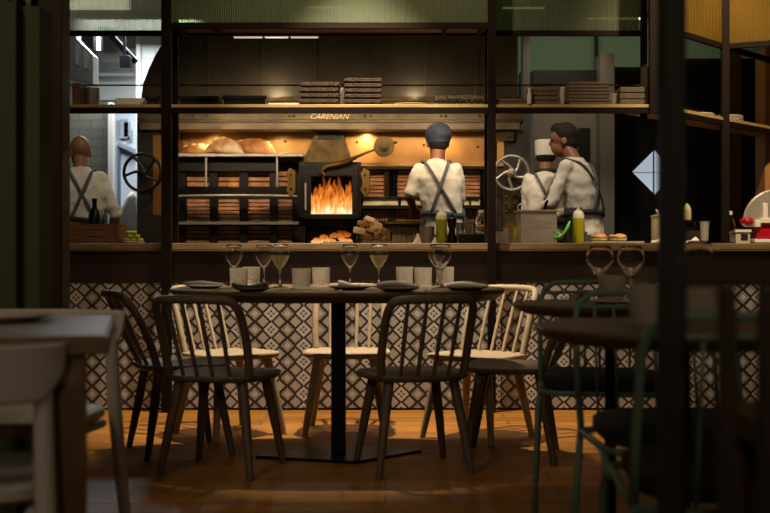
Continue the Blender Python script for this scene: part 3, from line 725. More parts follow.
# hanging white cloth in the doorway
m = M().loft([(X(129, 10.2), 10.2, Z(246, 10.2), .085, .06), (X(129, 10.2), 10.2, Z(225, 10.2), .09, .06), (X(129.5, 10.2), 10.2, Z(208, 10.2), .075, .05), (X(131, 10.2), 10.2, Z(198, 10.2), .05, .04), (X(133, 10.2), 10.2, Z(192, 10.2), .02, .02)], 24)
m.v = [(x+.008*math.sin(z*40+y*60), y+.012*math.sin(x*120), z) for x, y, z in m.v]
hc = m.loft([(X(129, 10.2), 10.2, KF, .05, .05), (X(129, 10.2), 10.2, Z(245, 10.2), .06, .05)], 12)
tag(hc.build('cloth_bundle', M_whitec, smooth='all'), 'crumpled white cloth bundle standing beside the dark oven column', 'cloth')
# ceiling linear lamps
def linear_lamp(px0, px1, py, D, label, e):
    r = thing('linear_lamp', label, 'lamp', (X((px0+px1)/2, D), D, Z(py, D)), world=True, group='linear kitchen lamps')
    a, b, z = X(px0, D), X(px1, D), Z(py, D)
    M().box(a-.01, b+.01, D-.03, D+.03, z+.003, z+.03).build('housing', M_blackm, r)
    M().box(a, b, D-.02, D+.02, z-.004, z+.003).build('tube', mat('lamp_strip_glow_%d' % (e*10), 'fff2dc', .4, emit=e), r)
    for q in (a+.05, b-.05): M().box(q-.006, q+.006, D-.006, D+.006, z+.03, 3.25).build('hanger', M_blackm, r)
linear_lamp(234, 262, 37.2, 8.2, 'thin linear lamp, left one of the pair under the top beam', .5)
linear_lamp(265, 288, 37.2, 8.2, 'thin linear lamp, middle one below the top beam', .5)
linear_lamp(291, 318, 37.2, 8.2, 'thin linear lamp, right end of the row under the top beam', .5)
linear_lamp(306, 344, 7.5, 8.0, 'linear ceiling lamp seen through the middle fluted glass pane', 4)
linear_lamp(502, 544, 8, 8.0, 'linear ceiling lamp seen behind the fluted pane right of the middle bay', 4)
linear_lamp(586, 646, 18.5, 8.6, 'long linear ceiling lamp behind the fluted pane near the dark column', 3)

# ================================================================== PEOPLE
TX = bpy.data.textures.new('fold_noise', 'CLOUDS'); TX.noise_scale = .09
def remesh(o, vox, smooth=4, disp=0):
    r = o.modifiers.new('remesh', 'REMESH'); r.mode = 'VOXEL'; r.voxel_size = vox; r.use_smooth_shade = True
    s = o.modifiers.new('smooth', 'SMOOTH'); s.iterations = smooth; s.factor = .5
    if disp:
        d = o.modifiers.new('folds', 'DISPLACE'); d.texture = TX; d.strength = disp; d.mid_level = .5; d.texture_coords = 'GLOBAL'
def person(loc, rz, label, sc=1.0, wid=1.0, lean=(0, 0), head=(0, 0, 0), armL=None, armR=None, skin=None, apron=None, hair='short', cap=None, sleeve=.95, apron_side=1):
    p = thing('person', label, 'person', loc, rz); p.scale = (sc*wid, sc*wid if wid < 1 else sc, sc); KW_ = 1/wid
    skin = skin or M_skin; apron = apron or M_apron
    def sh(q):
        q = Vector(q)
        k = max(0, q.z-1.0); return Vector((q.x+lean[0]*k, q.y+lean[1]*k, q.z))
    shL, shR = (-.138, 0, 1.395), (.138, 0, 1.395)
    armL = armL or [(-.20, .03, 1.12), (-.17, .25, 1.06)]; armR = armR or [(.20, .03, 1.12), (.17, .25, 1.06)]
    hx, hy, hr = head        # head offset, yaw
    H = sh((hx, .02+hy, 1.60)); N0 = sh((0, -.01, 1.42))
    b = M()
    b.loft([(0, 0, .80, .15, .10), (0, 0, .92, .17, .115), (*sh((0, 0, 1.04))[:2], 1.04, .135, .10), (*sh((0, 0, 1.2))[:2], 1.2, .14, .11), (*sh((0, 0, 1.33))[:2], 1.33, .15, .105), (*sh((0, 0, 1.40))[:2], 1.40, .13, .085), (*sh((0, -.005, 1.44))[:2], 1.44, .07, .065)])
    b.limb([N0, (N0+H)/2+Vector((0, -.01, -.02)), H+Vector((0, -.02, -.05))], [.062, .056, .056])
    # head
    b2 = M().ell((0, 0, .03), .076, .095, .10, 20, 14).ell((0, .022, -.045), .058, .07, .075, 16, 10).ell((0, .096, -.015), .012, .016, .024, 8, 6).ell((0, .085, -.062), .022, .012, .008, 8, 6)
    for s_ in (-1, 1): b2.ell((s_*.078, -.005, -.01), .011, .02, .032, 10, 8)
    b2.xf(Matrix.Translation(H) @ Matrix.Rotation(hr, 4, 'Z')); b.add(b2.v, b2.f)
    for s_ in (-1, 1):
        b.limb([(s_*.085, 0, .86), (s_*.095, .015, .47), (s_*.10, -.01, .10)], [.085, .058, .04]).limb([(s_*.10, -.03, .04), (s_*.105, .12, .035)], [.038, .03])
    for S0, (E, W_) in ((shL, armL), (shR, armR)):
        S1, E, W_ = sh(S0), sh(E), sh(W_)
        b.limb([S1, S1.lerp(E, .5), E, E.lerp(W_, .5), W_], [.036, .036, .034, .032, .025])
        d = (W_-E).normalized(); side = d.cross(Vector((0, 0, 1))).normalized(); nrm = side.cross(d)
        pc = W_+d*.045
        b.limb([W_, pc, W_+d*.085], [.026, .036, .034])
        for q in range(4):
            o_ = side*(-.033+.022*q); ln = (.062, .075, .07, .055)[q]
            b.limb([pc+o_*.9+d*.03, W_+d*.10+o_, W_+d*(.10+ln*.5)+o_-nrm*.012, W_+d*(.10+ln*.85)+o_-nrm*.035], [.011, .0105, .0095, .0085])
        ts = side*(.035 if S0[0] < 0 else -.035)
        b.limb([W_+d*.03+ts*.7, W_+d*.06+ts*1.5-nrm*.01, W_+d*.095+ts*1.5-nrm*.025], [.014, .012, .010])
    bo = b.build('body', skin, p, smooth='all'); remesh(bo, .008, 2)
    def eye(): 
        for s_ in (-1, 1):
            e = M().ell((s_*.03, .083, .008), .012, .012, .010, 10, 8).xf(Matrix.Translation(H) @ Matrix.Rotation(hr, 4, 'Z'))
            e.build('eye', mat('eye_dark', '201814', .3), p, smooth='all')
    eye()
    # jacket
    j = M()
    j.loft([(0, 0, .90, .165, .13), (*sh((0, 0, 1.04))[:2], 1.04, .150, .122), (*sh((0, 0, 1.2))[:2], 1.2, .160, .132), (*sh((0, 0, 1.32))[:2], 1.32, .172, .125), (*sh((0, 0, 1.40))[:2], 1.40, .150, .105), (*sh((0, -.005, 1.45))[:2], 1.45, .082, .08), (*sh((0, -.005, 1.475))[:2], 1.475, .068, .07)])
    for S0, (E, W_) in ((shL, armL), (shR, armR)):
        S1, E, W_ = sh(S0), sh(E), sh(W_)
        if sleeve <= 1: j.limb([S1, S1.lerp(E, .5), S1.lerp(E, sleeve)], [.056, .055, .052])
        else: j.limb([S1, S1.lerp(E, .5), E, E.lerp(W_, .5), E.lerp(W_, .8)], [.057, .055, .050, .044, .038])
    jo = j.build('jacket', M_shirt, p, smooth='all'); remesh(jo, .011, 3, .03)
    # trousers
    tr = M().loft([(0, 0, .80, .165, .115), (0, 0, .93, .18, .125)])
    for s_ in (-1, 1): tr.limb([(s_*.085, 0, .86), (s_*.095, .01, .47), (s_*.10, -.01, .09)], [.10, .078, .07])
    to_ = tr.build('trousers', M_trouser, p, smooth='all'); remesh(to_, .014, 3)
    for s_ in (-1, 1):
        M().ell((s_*.105, .04, .04), .05, .14, .04).build('shoe', M_black, p, smooth='all')
    # apron: waist wrap, skirt and crossed straps
    a_ = M(); nn = 26; rings = []
    for (z, rx, ry) in ((1.10, .165, .137), (1.04, .168, .140), (.95, .178, .148), (.70, .19, .16), (.50, .20, .17)):
        c = sh((0, 0, z)); row = []
        for k in range(nn):
            f = k/(nn-1); an = -.45+f*(PI+.9); row.append((c.x+rx*math.cos(an)*1.0, c.y+ry*math.sin(an), z))
        rings.append(row)
    vs = [q for r_ in rings for q in r_]; fs = [(i*nn+k, i*nn+k+1, (i+1)*nn+k+1, (i+1)*nn+k) for i in range(4) for k in range(nn-1)]
    a_.add(vs, fs); ao = a_.build('apron', apron, p, smooth='all'); so = ao.modifiers.new('solid', 'SOLIDIFY'); so.thickness = .006; so.offset = 1
    cz = sh((0, 0, 1.07))
    m = M()
    for k in range(36):
        pass
    m.tube([(cz.x+.163*math.cos(2*PI*k/36), cz.y+.138*math.sin(2*PI*k/36), 1.06+.01*math.sin(4*PI*k/36)) for k in range(36)], .008, 8, closed=True, flat=2.4)
    m.build('apron_tie', apron, p, smooth='all')
    def backpt(x, z):
        tz = [(1.04, .150, .122), (1.2, .160, .132), (1.32, .172, .125), (1.40, .150, .105), (1.45, .09, .085)]
        for (za, xa, ya), (zb_, xb, yb) in zip(tz, tz[1:]):
            if za <= z <= zb_:
                f = (z-za)/(zb_-za); rx, ry = xa+(xb-xa)*f, ya+(yb-ya)*f; break
        else: rx, ry = (tz[0][1:] if z < 1.04 else tz[-1][1:])
        yy = ry*math.sqrt(max(.05, 1-(x/rx)**2))
        q = sh((x, 0, z)); return (q.x, q.y-yy-.016, z)
    for s_ in (-1, 1):
        pts_ = [backpt(s_*(.078-.17*f), 1.43-.36*f) for f in [i/12 for i in range(13)]]
        q0 = sh((s_*.10, .02, 1.468)); q1 = sh((s_*.105, .09, 1.40)); pts_ = [tuple(q1), tuple(q0)]+pts_
        M().tube(pts_, .013, 8, flat=.5).build('apron_strap', M_strap if apron is not M_aprond else M_strap, p, smooth='all')
    cm = Matrix.Translation(H) @ Matrix.Rotation(hr, 4, 'Z')
    if hair == 'short':
        h_ = M().ell((0, -.012, .045), .083, .100, .098, 20, 12).ell((0, -.04, -.01), .076, .07, .07, 16, 10).ell((0, .03, .09), .06, .07, .05, 12, 8)
        h_.xf(cm); ho = h_.build('hair', M_hair, p, smooth='all'); remesh(ho, .01, 2, .012)
    elif hair == 'fringe':
        h_ = M().ell((0, -.02, -.0), .0785, .085, .075, 16, 10).xf(cm); h_.build('hair', M_hair, p, smooth='all')
    elif hair == 'none':
        h_ = M().ell((0, -.018, -.012), .0775, .080, .05, 16, 10).xf(cm); h_.build('hair', mat('shaved_hair', '5a4030', .8), p, smooth='all')
    if cap == 'navy':
        h_ = M().ell((.004, -.012, .066), .103, .118, .088, 22, 12).ell((0, -.01, .03), .095, .108, .05, 20, 10).xf(cm)
        c = h_.build('cap', M_cap, p, smooth='all'); remesh(c, .01, 2, .012)
        M().loft([(0, -.01, .0, .088, .102), (0, -.01, .03, .092, .106)], 24).xf(cm).build('cap_band', M_cap, p, smooth=True)
        M().ell((0, .12, .03), .06, .05, .008).xf(cm).build('cap_brim', M_cap, p, smooth='all')
    if cap == 'white':
        h_ = M().loft([(0, -.01, .0, .086, .100), (0, -.01, .05, .088, .102), (.0, -.012, .10, .092, .105), (0, -.012, .125, .085, .098), (0, -.012, .13, .04, .05)], 24).xf(cm)
        c = h_.build('cap', M_whitec, p, smooth=True)
        M().tube([( .075*math.cos(2*PI*k/24), -.01+.08*math.sin(2*PI*k/24), -.125) for k in range(24)], .016, 8, closed=True).xf(cm).build('neckerchief', M_aprond, p, smooth='all')
    return p
person((.44, 8.38, KF), 0, 'cook in navy cap and white shirt with crossed straps, back turned, at the oven', 1.0, lean=(-.12, .1), head=(.03, .0, .15),
       armL=[(-.235, .0, 1.20), (-.21, .22, 1.12)], armR=[(.145, .10, 1.15), (.06, .28, 1.10)], skin=M_skind, hair='fringe', cap='navy', sleeve=.86)
person((-2.21, 8.25, KF), .25, 'bald cook in white jacket and dark apron beside the wooden column', .955, lean=(-.05, .28), head=(0, .02, .35), skin=M_skin, hair='shaved', apron=M_aprond, sleeve=1.2,
       armR=[(.25, .0, 1.10), (.22, .20, 1.0)])
person((1.255, 8.78, KF), -.1, 'cook in white cap and bright white jacket, partly behind the dark-haired cook', .96, lean=(0, .05), hair='fringe', cap='white', apron=M_aprond, sleeve=1.2,
       armL=[(-.15, .06, 1.13), (-.04, .18, 1.06)], armR=[(.17, .06, 1.12), (.10, .22, 1.06)])
person((1.47, 8.22, KF), .95, 'dark-haired cook leaning left in a white jacket with grey suspender straps', 1.0, lean=(0, .22), head=(0, .03, .45), hair='short', apron=M_aprond, sleeve=1.2,
       armL=[(-.22, .14, 1.13), (-.12, .34, 1.07)], armR=[(.24, .12, 1.12), (.15, .34, 1.05)])

# ================================================================== COUNTER ITEMS
ZT = .952
YC = 6.75
def bottle_oil(px, w_, py0, D, mo, label):
    R_ = w_*D/F/2; h = Z(py0, D)-ZT; x = X(px, D)
    r = thing('squeeze_bottle', label, 'bottle', (x, D, ZT))
    M().lathe([(R_*.9, 0), (R_, .01), (R_, h*.62), (R_*.98, h*.66)]).build('liquid', mo, r, smooth=True)
    M().lathe([(R_*1.01, h*.655), (R_*1.01, h*.74), (R_*.8, h*.83), (R_*.4, h*.87), (R_*.38, h*.88)]).build('shoulder', M_milky, r, smooth=True)
    M().lathe([(R_*.42, h*.88), (R_*.30, h*.90), (R_*.13, h*1.0), (0.0001, h)]).build('nozzle', M_white, r, smooth=True)
    return r
bottle_oil(441.5, 11, 207, YC, M_oilg, 'tall squeeze bottle of olive green oil beside the black pepper mill')
bottle_oil(578.5, 11, 205, YC, M_oil, 'squeeze bottle of bright yellow oil near the green tongs')
pm = thing('pepper_mill', 'black turned pepper mill on the counter next to the green oil bottle', 'pepper mill', (X(452, YC), YC, ZT))
h = .17
M().lathe([(.028, 0), (.030, .01), (.027, .03), (.020, .06), (.018, .085), (.026, .105), (.027, .115)], n=22).build('body', M_black, pm, smooth=True)
M().lathe([(.026, .116), (.029, .13), (.026, .148), (.014, .156), (.008, .160), (.010, .168), (.007, .175), (0.0001, .177)], n=22).build('head', M_black, pm, smooth=True)
def cup(name, px, w_, py0, D, mt, label, cat='cup', taper=.85, wall=.002, lip=True):
    R_ = w_*D/F/2; h = Z(py0, D)-ZT
    pr = [(0.0001, 0), (R_*taper, 0), (R_, h)]+([(R_*1.06, h), (R_*1.06, h+.003), (R_, h+.003)] if lip else [])+[(R_-wall, h), (R_*taper-wall, .004), (0.0001, .004)]
    return tag(M().lathe(pr).build(name, mt, smooth=True, loc=(X(px, D), D, ZT)), label, cat)
cup('tumbler', 460, 9, 223, YC, M_glass, 'small clear tumbler right of the pepper mill', 'glass')
cup('steel_pot', 427, 15, 227, YC+.02, M_steeld, 'squat steel pot left of the green oil bottle', 'pot', .92)
cup('steel_cup', 508.5, 10.5, 228, YC-.05, M_steel, 'small steel cup in front of the yellow cruet')
cup('steel_cup', 469, 9, 222, YC+.22, M_steel, 'shiny steel cup behind the black tray')
cup('white_bowl', 501, 11, 232, YC+.1, M_white, 'white bowl at the left of the small steel cup', 'bowl')
cup('dark_cup', 567.5, 9, 223, YC, M_blackm, 'black cup between the green tongs and yellow oil bottle')
tr_ = thing('black_tray', 'low black tray on the counter holding the water bottle', 'tray', (X(474, YC), YC, ZT), world=True)
M().pbox(459, 488, 234, 243, YC-.03, .18).build('tray_body', M_black, tr_, bev=.004)
def waterbottle(px, w_, py0, D, zb, label):
    R_ = w_*D/F/2; h = Z(py0, D)-zb
    r = thing('water_bottle', label, 'bottle', (X(px, D), D, zb))
    M().lathe([(R_*.9, 0), (R_, .006), (R_, h*.25), (R_*.93, h*.3), (R_, h*.35), (R_, h*.55), (R_*.8, h*.68), (R_*.42, h*.8), (R_*.38, h*.88), (R_*.36, h*.88), (R_*.38, h*.79), (R_*.76, h*.66), (R_*.95, h*.54), (R_*.95, .008), (0.0001, .008)]).build('bottle_body', M_glass, r, smooth=True)
    M().lathe([(R_*.46, h*.885), (R_*.46, h), (0.0001, h)]).build('cap', M_white, r, smooth=True)
waterbottle(481, 12, 210, YC, Z(233.9, YC-.03)+.0006, 'clear water bottle with white cap standing in the black tray')
waterbottle(730, 10.5, 211, 6.98, ZT, 'clear water bottle right of the dark column on the counter')
for px_, lab in ((417, 'small crumpled white napkin left of the steel pot'), (434, 'tiny crumpled white napkin beside the green oil bottle')):
    m = M(); rr = .022 if px_ == 417 else .014
    m.loft([(0, 0, 0, rr*1.3, rr), (.003, 0, rr*.8, rr*.9, rr*.8), (.006, 0, rr*1.9, rr*.5, rr*.5), (.004, 0, rr*2.6, rr*.15, rr*.2)], 9)
    tag(m.build('paper_napkin', M_whitec, loc=(X(px_, YC-.1), YC-.1, ZT)), lab, 'napkin')
gd = thing('glass_dish', 'rectangular glass dish of firewood and bread pieces in front of the oven', 'dish', (X(373, YC), YC, ZT), world=True)
m = M().pbox(355, 392, 239.6, 240.9, YC-.08, .2).pbox(355, 356.4, 233, 240, YC-.08, .2).pbox(390.6, 392, 233, 240, YC-.08, .2).pbox(355, 392, 233, 240, YC-.08, .006).pbox(355, 392, 233, 240, YC+.114, .006)
m.build('dish', M_glass, gd)
for k, (a, b, rr) in enumerate(((360, 231, .2), (366, 226, -.3), (372, 232, .5), (377, 227, -.2), (382, 231, .3), (363, 223.5, .1), (371, 221.5, .6), (378, 236, .0), (366, 236.5, .2))):
    m = M().box(-.028, .028, -.035, .035, -.018, .018); m.v = [(x*(1+.2*math.sin(k+y*60)), y, z*(1+.35*math.cos(k*2+x*50))) for x, y, z in m.v]
    o = m.build('wood_chunk', M_logwood if k % 3 else mat('pale_bread', 'd6b890', .8), bev=.006, loc=(X(a, YC+.02), YC+.01*(k % 3), Z(b, YC+.02))); o.rotation_euler = (rr*.5, rr, rr*2)
    if b < 230: o.location.y += .03
    tag(o, ['pale wedge at the left of the wood chunks in the glass dish', 'wood chunk second from left in the pile in the glass dish', 'wood chunk in the centre of the pile in the glass dish', 'pale wedge right of centre in the pile in the glass dish', 'wood chunk at the right end of the pile in the glass dish', 'wood chunk at the upper left of the pile in the glass dish', 'pale piece on the very top of the pile in the glass dish', 'wood chunk low at the right inside the glass dish', 'wood chunk low at the left inside the glass dish'][k], 'wood chunk', 'chunks piled in the glass dish')
m = M().box(-.09, .09, -.05, .05, 0, .012); tag(m.build('folded_cloth', M_napkin, bev=.004, loc=(X(338, YC), YC, ZT)), 'flat folded white cloth on the counter before the embers', 'cloth')
# left: crate, wine bottle, limes
cr = thing('wooden_crate', 'low wooden crate on the counter beside the wooden column', 'crate', (X(95, YC), YC, ZT), world=True)
za, zb_ = ZT, Z(224, YC)
hgt = zb_-za
m = M(); xa, xb = X(60, YC), X(121, YC)
for yy in (YC-.1, YC+.15):
    for k in range(3): M().box(xa, xb, yy, yy+.01, za+hgt*k/3+.002, za+hgt*(k+1)/3-.002).build('side_board', M_crate, cr)
for xx in (xb-.014, xa): M().box(xx, xx+.014, YC-.09, YC+.15, za, zb_).build('end_board', M_crate, cr)
M().box(xa, xb, YC-.09, YC+.15, za, za+.008).build('base_board', M_crate, cr)
wb = thing('wine_bottle', 'dark wine bottle standing in the wooden crate', 'bottle', (X(92, YC), YC+.06, ZT+.009))
M().lathe([(.036, 0), (.037, .01), (.037, .15), (.030, .18), (.015, .205), (.0135, .245)]).build('bottle_body', M_black, wb, smooth=True)
M().lathe([(.0155, .245), (.0155, .262), (.013, .264), (0.0001, .264)]).build('bottle_top', M_black, wb, smooth=True)
gdt = tag(M().lathe([(0.0001, 0), (.05, 0), (.065, .008), (.06, .01), (0.0001, .006)]).build('small_plate', M_platel, smooth=True, loc=(X(134, YC), YC, ZT)), 'small pale plate under the lime slices', 'plate')
q = 0
for a, b in ((128, 239), (134, 239.5), (140, 239), (131, 235), (137, 235), (129, 231.5), (134, 231)):
    z_ = ZT+.010+(0 if b > 238 else .022 if b > 233 else .044)
    o = M().lathe([(0.0001, 0), (.017, .001), (.021, .01), (.017, .020), (0.0001, .021)], n=16).build('lime', M_lime, smooth='all', loc=(X(a, YC), YC-.01+.006*(q % 3), z_)); q += 1
    tag(o, 'yellow green lime half, %s on the small plate' % ['left of the bottom row', 'middle of the bottom row', 'right of the bottom row', 'left of the second row', 'right of the second row', 'left of the top two', 'right of the top two'][q-1], 'lime', 'limes on the small plate')
# gastro pan
gp = thing('steel_gastro_pan', 'large square steel pan with rolled rim in front of the two cooks', 'pan', (X(537, YC), YC, ZT), world=True)
a, b, z0, z1 = X(519, YC), X(554.5, YC), ZT, Z(212, YC)
m = M()
for s_, (o1, o2) in enumerate(((0, 0),)):
    pass
def ringwall(m, x0, x1, y0, y1, z0, z1, t_, flare=0):
    m.box(x0, x1, y0, y0+t_, z0, z1).box(x0, x1, y1-t_, y1, z0, z1).box(x0, x0+t_, y0+t_, y1-t_, z0, z1).box(x1-t_, x1, y0+t_, y1-t_, z0, z1)
ringwall(m, a, b, YC-.1, YC+.12, z0, z1, .004); m.box(a, b, YC-.1, YC+.12, z0, z0+.004)
m.build('pan_body', M_steel, gp, bev=.002)
m = M(); ringwall(m, a-.015, b+.015, YC-.115, YC+.135, z1, z1+.008, .018); m.build('rim', M_steel, gp, bev=.002)
def ringh(px, r_, label):
    pass
for px_ in (521,):
    c = (X(px_, YC-.05), YC-.05, Z(207.5, YC))
    M().tube([(c[0]+.019*math.cos(2*PI*k/18), c[1], c[2]-.004+.022*math.sin(2*PI*k/18)) for k in range(18)], .0035, 8, closed=True).build('ring_handle', M_white, gp, smooth='all')
tag(M().tube([(X(541, YC), YC, z0+.02), (X(546, YC), YC+.02, Z(205, YC)), (X(548, YC), YC+.02, Z(200, YC))], [.008, .01, .006], 8, flat=.5).build('knife', M_black, smooth='all'), 'black handled knife leaning out of the square steel pan', 'knife')
# cruet
cz_ = thing('oil_cruet', 'round yellow glass oil cruet with curved handle behind the small steel cup', 'cruet', (X(514, YC+.18), YC+.18, ZT))
M().lathe([(.03, 0), (.038, .02), (.036, .06), (.018, .095), (.012, .12), (.015, .13)]).build('cruet_body', M_oil, cz_, smooth=True)
M().tube([(-.015, 0, .12), (-.045, 0, .11), (-.058, 0, .08), (-.05, 0, .04), (-.035, 0, .03)], .005, 8).build('cruet_handle', mat('amber_glass', 'd8a018', .1, trans=.6), cz_, smooth='all')
tg = thing('green_tongs', 'bright green plastic tongs lying beside the square steel pan', 'tongs', (X(562, YC-.1), YC-.1, ZT), world=True)
M().tube([(X(554, YC-.1), YC-.1, Z(237, YC-.1)), (X(559, YC-.1), YC-.1, Z(237, YC-.1)), (X(564, YC-.1), YC-.1, Z(233, YC-.1)), (X(568, YC-.1), YC-.1, Z(226, YC-.1)), (X(570, YC-.1), YC-.1, Z(221, YC-.1))], [.012, .016, .014, .022, .007], 10, flat=.45).build('spoon_arm', M_gr, tg, smooth='all')
M().tube([(X(554, YC-.1), YC-.07, Z(232, YC-.1)), (X(558, YC-.1), YC-.07, Z(233, YC-.1)), (X(562, YC-.1), YC-.07, Z(237, YC-.1))], [.006, .012, .01], 8).build('spoon_arm', M_gr, tg, smooth='all')
# sandwich plates
def board_food(px, label, n, wd):
    D = YC
    r = thing('filled_flatbread', label, 'food', (X(px, D), D, ZT+.012))
    M().lathe([(wd*.75, 0), (wd, .008), (wd*.97, .018), (wd*.4, .020), (0.0001, .02)], sy=.8).build('lower_bread', mat('green_filling', '8a9a58', .7, 0, 'b8b088', 30), r, smooth=True)
    m = M().lathe([(wd*1.02, .021), (wd*1.06, .026), (wd*.9, .036), (wd*.4, .043), (0.0001, .044)], sy=.8); m.v = [(x, y, z+.004*math.sin(x*90+y*50)) for x, y, z in m.v]
    m.build('upper_bread', mat('toasted_bread', 'a8743e', .7, 0, 'd8a868', 20), r, smooth='all')
sv = tag(M().box(X(588, YC), X(640, YC), YC-.12, YC+.18, ZT, ZT+.011).build('serving_board', mat('pale_board', 'a59676', .6), bev=.003), 'thin pale serving board under the two flatbreads', 'board')
board_food(599, 'filled flatbread with green salad on the left of the serving board', 1, .05)
board_food(618, 'filled flatbread with darker crust on the right of the serving board', 1, .052)
# containers on the right
ja = thing('enamel_canister', 'tall cream canister with a knobbed lid beside the dark foreground column', 'canister', (X(658.5, YC), YC, ZT))
hh = Z(217, YC)-ZT
M().lathe([(.036, 0), (.042, .01), (.043, hh*.9), (.043, hh)]).build('canister_body', mat('cream_can', 'b5aa88', .4), ja, smooth=True)
M().lathe([(.05, hh), (.05, hh+.006), (.02, hh+.014), (0.0001, hh+.014)]).build('lid', M_steel, ja, smooth=True)
M().tube([(0, 0, hh+.012), (-.006, 0, hh+.03), (-.014, 0, hh+.045)], [.005, .007, .005], 8).build('lid_knob', M_white, ja, smooth='all')
for px_, lab in ((658, 'crumpled white cloth in front of the cream canister'), (693, 'crumpled white cloth right of the dark column below the black scale')):
    m = M().loft([(0, 0, 0, .045, .03), (.0, 0, .012, .04, .026), (.01, 0, .022, .02, .015), (.012, 0, .028, .004, .004)], 14); m.v = [(x+.004*math.sin(y*200), y, z*(1+.3*math.sin(x*90))) for x, y, z in m.v]
    tag(m.build('white_cloth', M_whitec, smooth='all', loc=(X(px_, YC-.18), YC-.18, ZT)), lab, 'cloth')
sc_ = thing('kitchen_scale', 'black kitchen scale with flat top right of the dark column', 'scale', (X(698, YC+.1), YC+.1, ZT), world=True)
M().pbox(686, 706, 225, 240.8, YC+.08, .15).build('scale_body', M_blackm, sc_, bev=.004)
M().pbox(684, 713.5, 220, 222, YC+.04, .2).pbox(696, 702, 222, 226, YC+.1, .05).build('scale_plate', M_black, sc_)
tag(M().lathe([(.024, 0), (.026, .006), (.026, .06), (.018, .085), (.006, .1), (0.0001, .102)]).build('butter_shaker', mat('cream_plastic', 'bdb48c', .5), smooth=True, loc=(X(687, YC+.12), YC+.12, Z(220, YC+.04)+.001)), 'cream pointed shaker standing on the black scale', 'shaker')
cup('steel_jug', 704.5, 9, 222, YC-.08, M_steel, 'narrow steel jug in front of the black scale', 'jug', .8)
bx_ = thing('white_box', 'white box with a dark label next to the red slicer', 'box', (X(745, 6.98), 6.98, ZT), world=True)
M().pbox(736, 750, 232, 243.3, 6.98, .12).build('box_body', mat('cream_box', 'b8b09a', .6), bx_)
M().pbox(734.5, 751.5, 229.5, 232, 6.97, .14).build('lid', M_white, bx_)
M().pbox(741, 748, 234, 240, 6.975, .006).build('label_patch', M_blackm, bx_)
# red slicer
sc2 = thing('meat_slicer', 'red enamelled meat slicer with round grey blade cover near the brown column', 'slicer', (X(765, 7.05), 7.05, ZT), world=True)
DS = 6.95
M().pbox(755, 790, 239, 242.5, DS-.02, .16).build('base_plate', M_white, sc2, bev=.003)
M().prism([(X(a, DS), Z(b, DS)) for a, b in ((757, 239), (757, 233), (759, 226), (762, 224.5), (790, 224.5), (790, 239))], DS+.0, DS+.12).build('housing', M_red, sc2, bev=.006)
M().ell((X(749, DS), DS+.04, Z(221, DS)), .045, .05, .03).build('meat_holder', M_red, sc2, smooth='all')
M().prism([(X(777, DS)+.205*math.cos(a_), Z(222, DS)+.205*math.sin(a_)) for a_ in [-.15+(PI+.3)*k/30 for k in range(31)]], DS+.01, DS+.035).build('blade_cover', mat('grey_blade_cover', '9c948a', .4, .3), sc2, bev=.01)
M().pbox(763, 768, 203, 218, DS-.02, .03).pbox(760, 790, 218, 223, DS-.03, .05).build('slice_guard', M_white, sc2, bev=.003)
M().pbox(755, 761, 220, 227, DS-.03, .05).build('control_knob', M_white, sc2, bev=.004)

# ================================================================== SHELF ITEMS
def on_shelf(px, D=6.46): return X(px, D)
DSH = 6.335
def shallow_tray(a, b, ytop, label, mt=M_black, dep=.18, name='serving_tray', zb=None):
    zb = ZS+.001 if zb is None else zb
    x0, x1 = X(a, DSH), X(b, DSH); z1 = Z(ytop, DSH)
    m = M().box(x0+.01, x1-.01, DSH, DSH+dep, zb, zb+(z1-zb)*.7); ringwall(m, x0, x1, DSH-.01, DSH+dep+.01, zb+(z1-zb)*.6, z1, .008)
    return tag(m.build(name, mt, bev=.002), label, 'tray')
shallow_tray(178, 219, 96, 'low black tray, left one on the middle shelf')
shallow_tray(222, 267, 95.5, 'wide black tray beside the pale board on the middle shelf')
tag(M().box(X(268, DSH), X(300, DSH), DSH, DSH+.15, ZS+.001, ZS+.010).build('pale_board', M_platel, bev=.002), 'thin pale board on the middle shelf left of the wicker trays', 'board')
def wicker_stack(a, b, ytop, n, where):
    z1 = Z(ytop, DSH); hh = (z1-ZS-.002)/n
    proto = M(); x0, x1 = X(a, DSH), X(b, DSH); cx_ = (x0+x1)/2; hw = (x1-x0)/2
    for k in range(n):
        j = random.uniform(-.006, .006); m = M().box(-hw+.008, hw-.008, 0, .19, .0, hh*.35); ringwall(m, -hw, hw, -.008, .198, hh*.28, hh*.96, .01)
        pos = 'topmost' if k == n-1 else 'lowest' if k == 0 else ['second', 'third', 'fourth', 'fifth'][k-1]+' from the bottom'
        tag(m.build('wicker_tray', M_wick, bev=.003, loc=(cx_+j, DSH-.01, ZS+.001+hh*k)), 'brown wicker tray, %s of the %s stack' % (pos, where), 'tray', 'wicker trays stacked on the middle shelf')
wicker_stack(300, 339.5, 82, 4, 'left wicker')
wicker_stack(344, 381.5, 78, 5, 'right wicker')
tag(M().lathe([(.012, 0), (.014, .01), (.010, .05), (.014, .075), (.008, .095), (0.0001, .1)]).build('glass_stopper_bottle', M_pglass, smooth=True, loc=(X(341.8, DSH), DSH+.02, ZS+.001)), 'slim glass bottle between the two wicker stacks', 'bottle')
tag(M().lathe([(0.0001, 0), (.07, 0), (.105, .012), (.10, .014), (.06, .006), (0.0001, .006)]).build('shelf_plate', M_platel, smooth=True, loc=(X(411, DSH), DSH+.11, ZS+.001)), 'pale shallow plate on the middle shelf right of the wicker trays', 'plate')
gj = M().lathe([(0.0001, 0), (.030, 0), (.034, .01), (.034, .045), (.029, .052), (.034, .058), (.032, .058), (.027, .052), (.032, .044), (.032, .012), (0.0001, .004)], n=22).build('glass_jar', M_glass, smooth=True, loc=(0, 0, 0)); tag(gj, cat='jar'); KJ = Kind(gj)
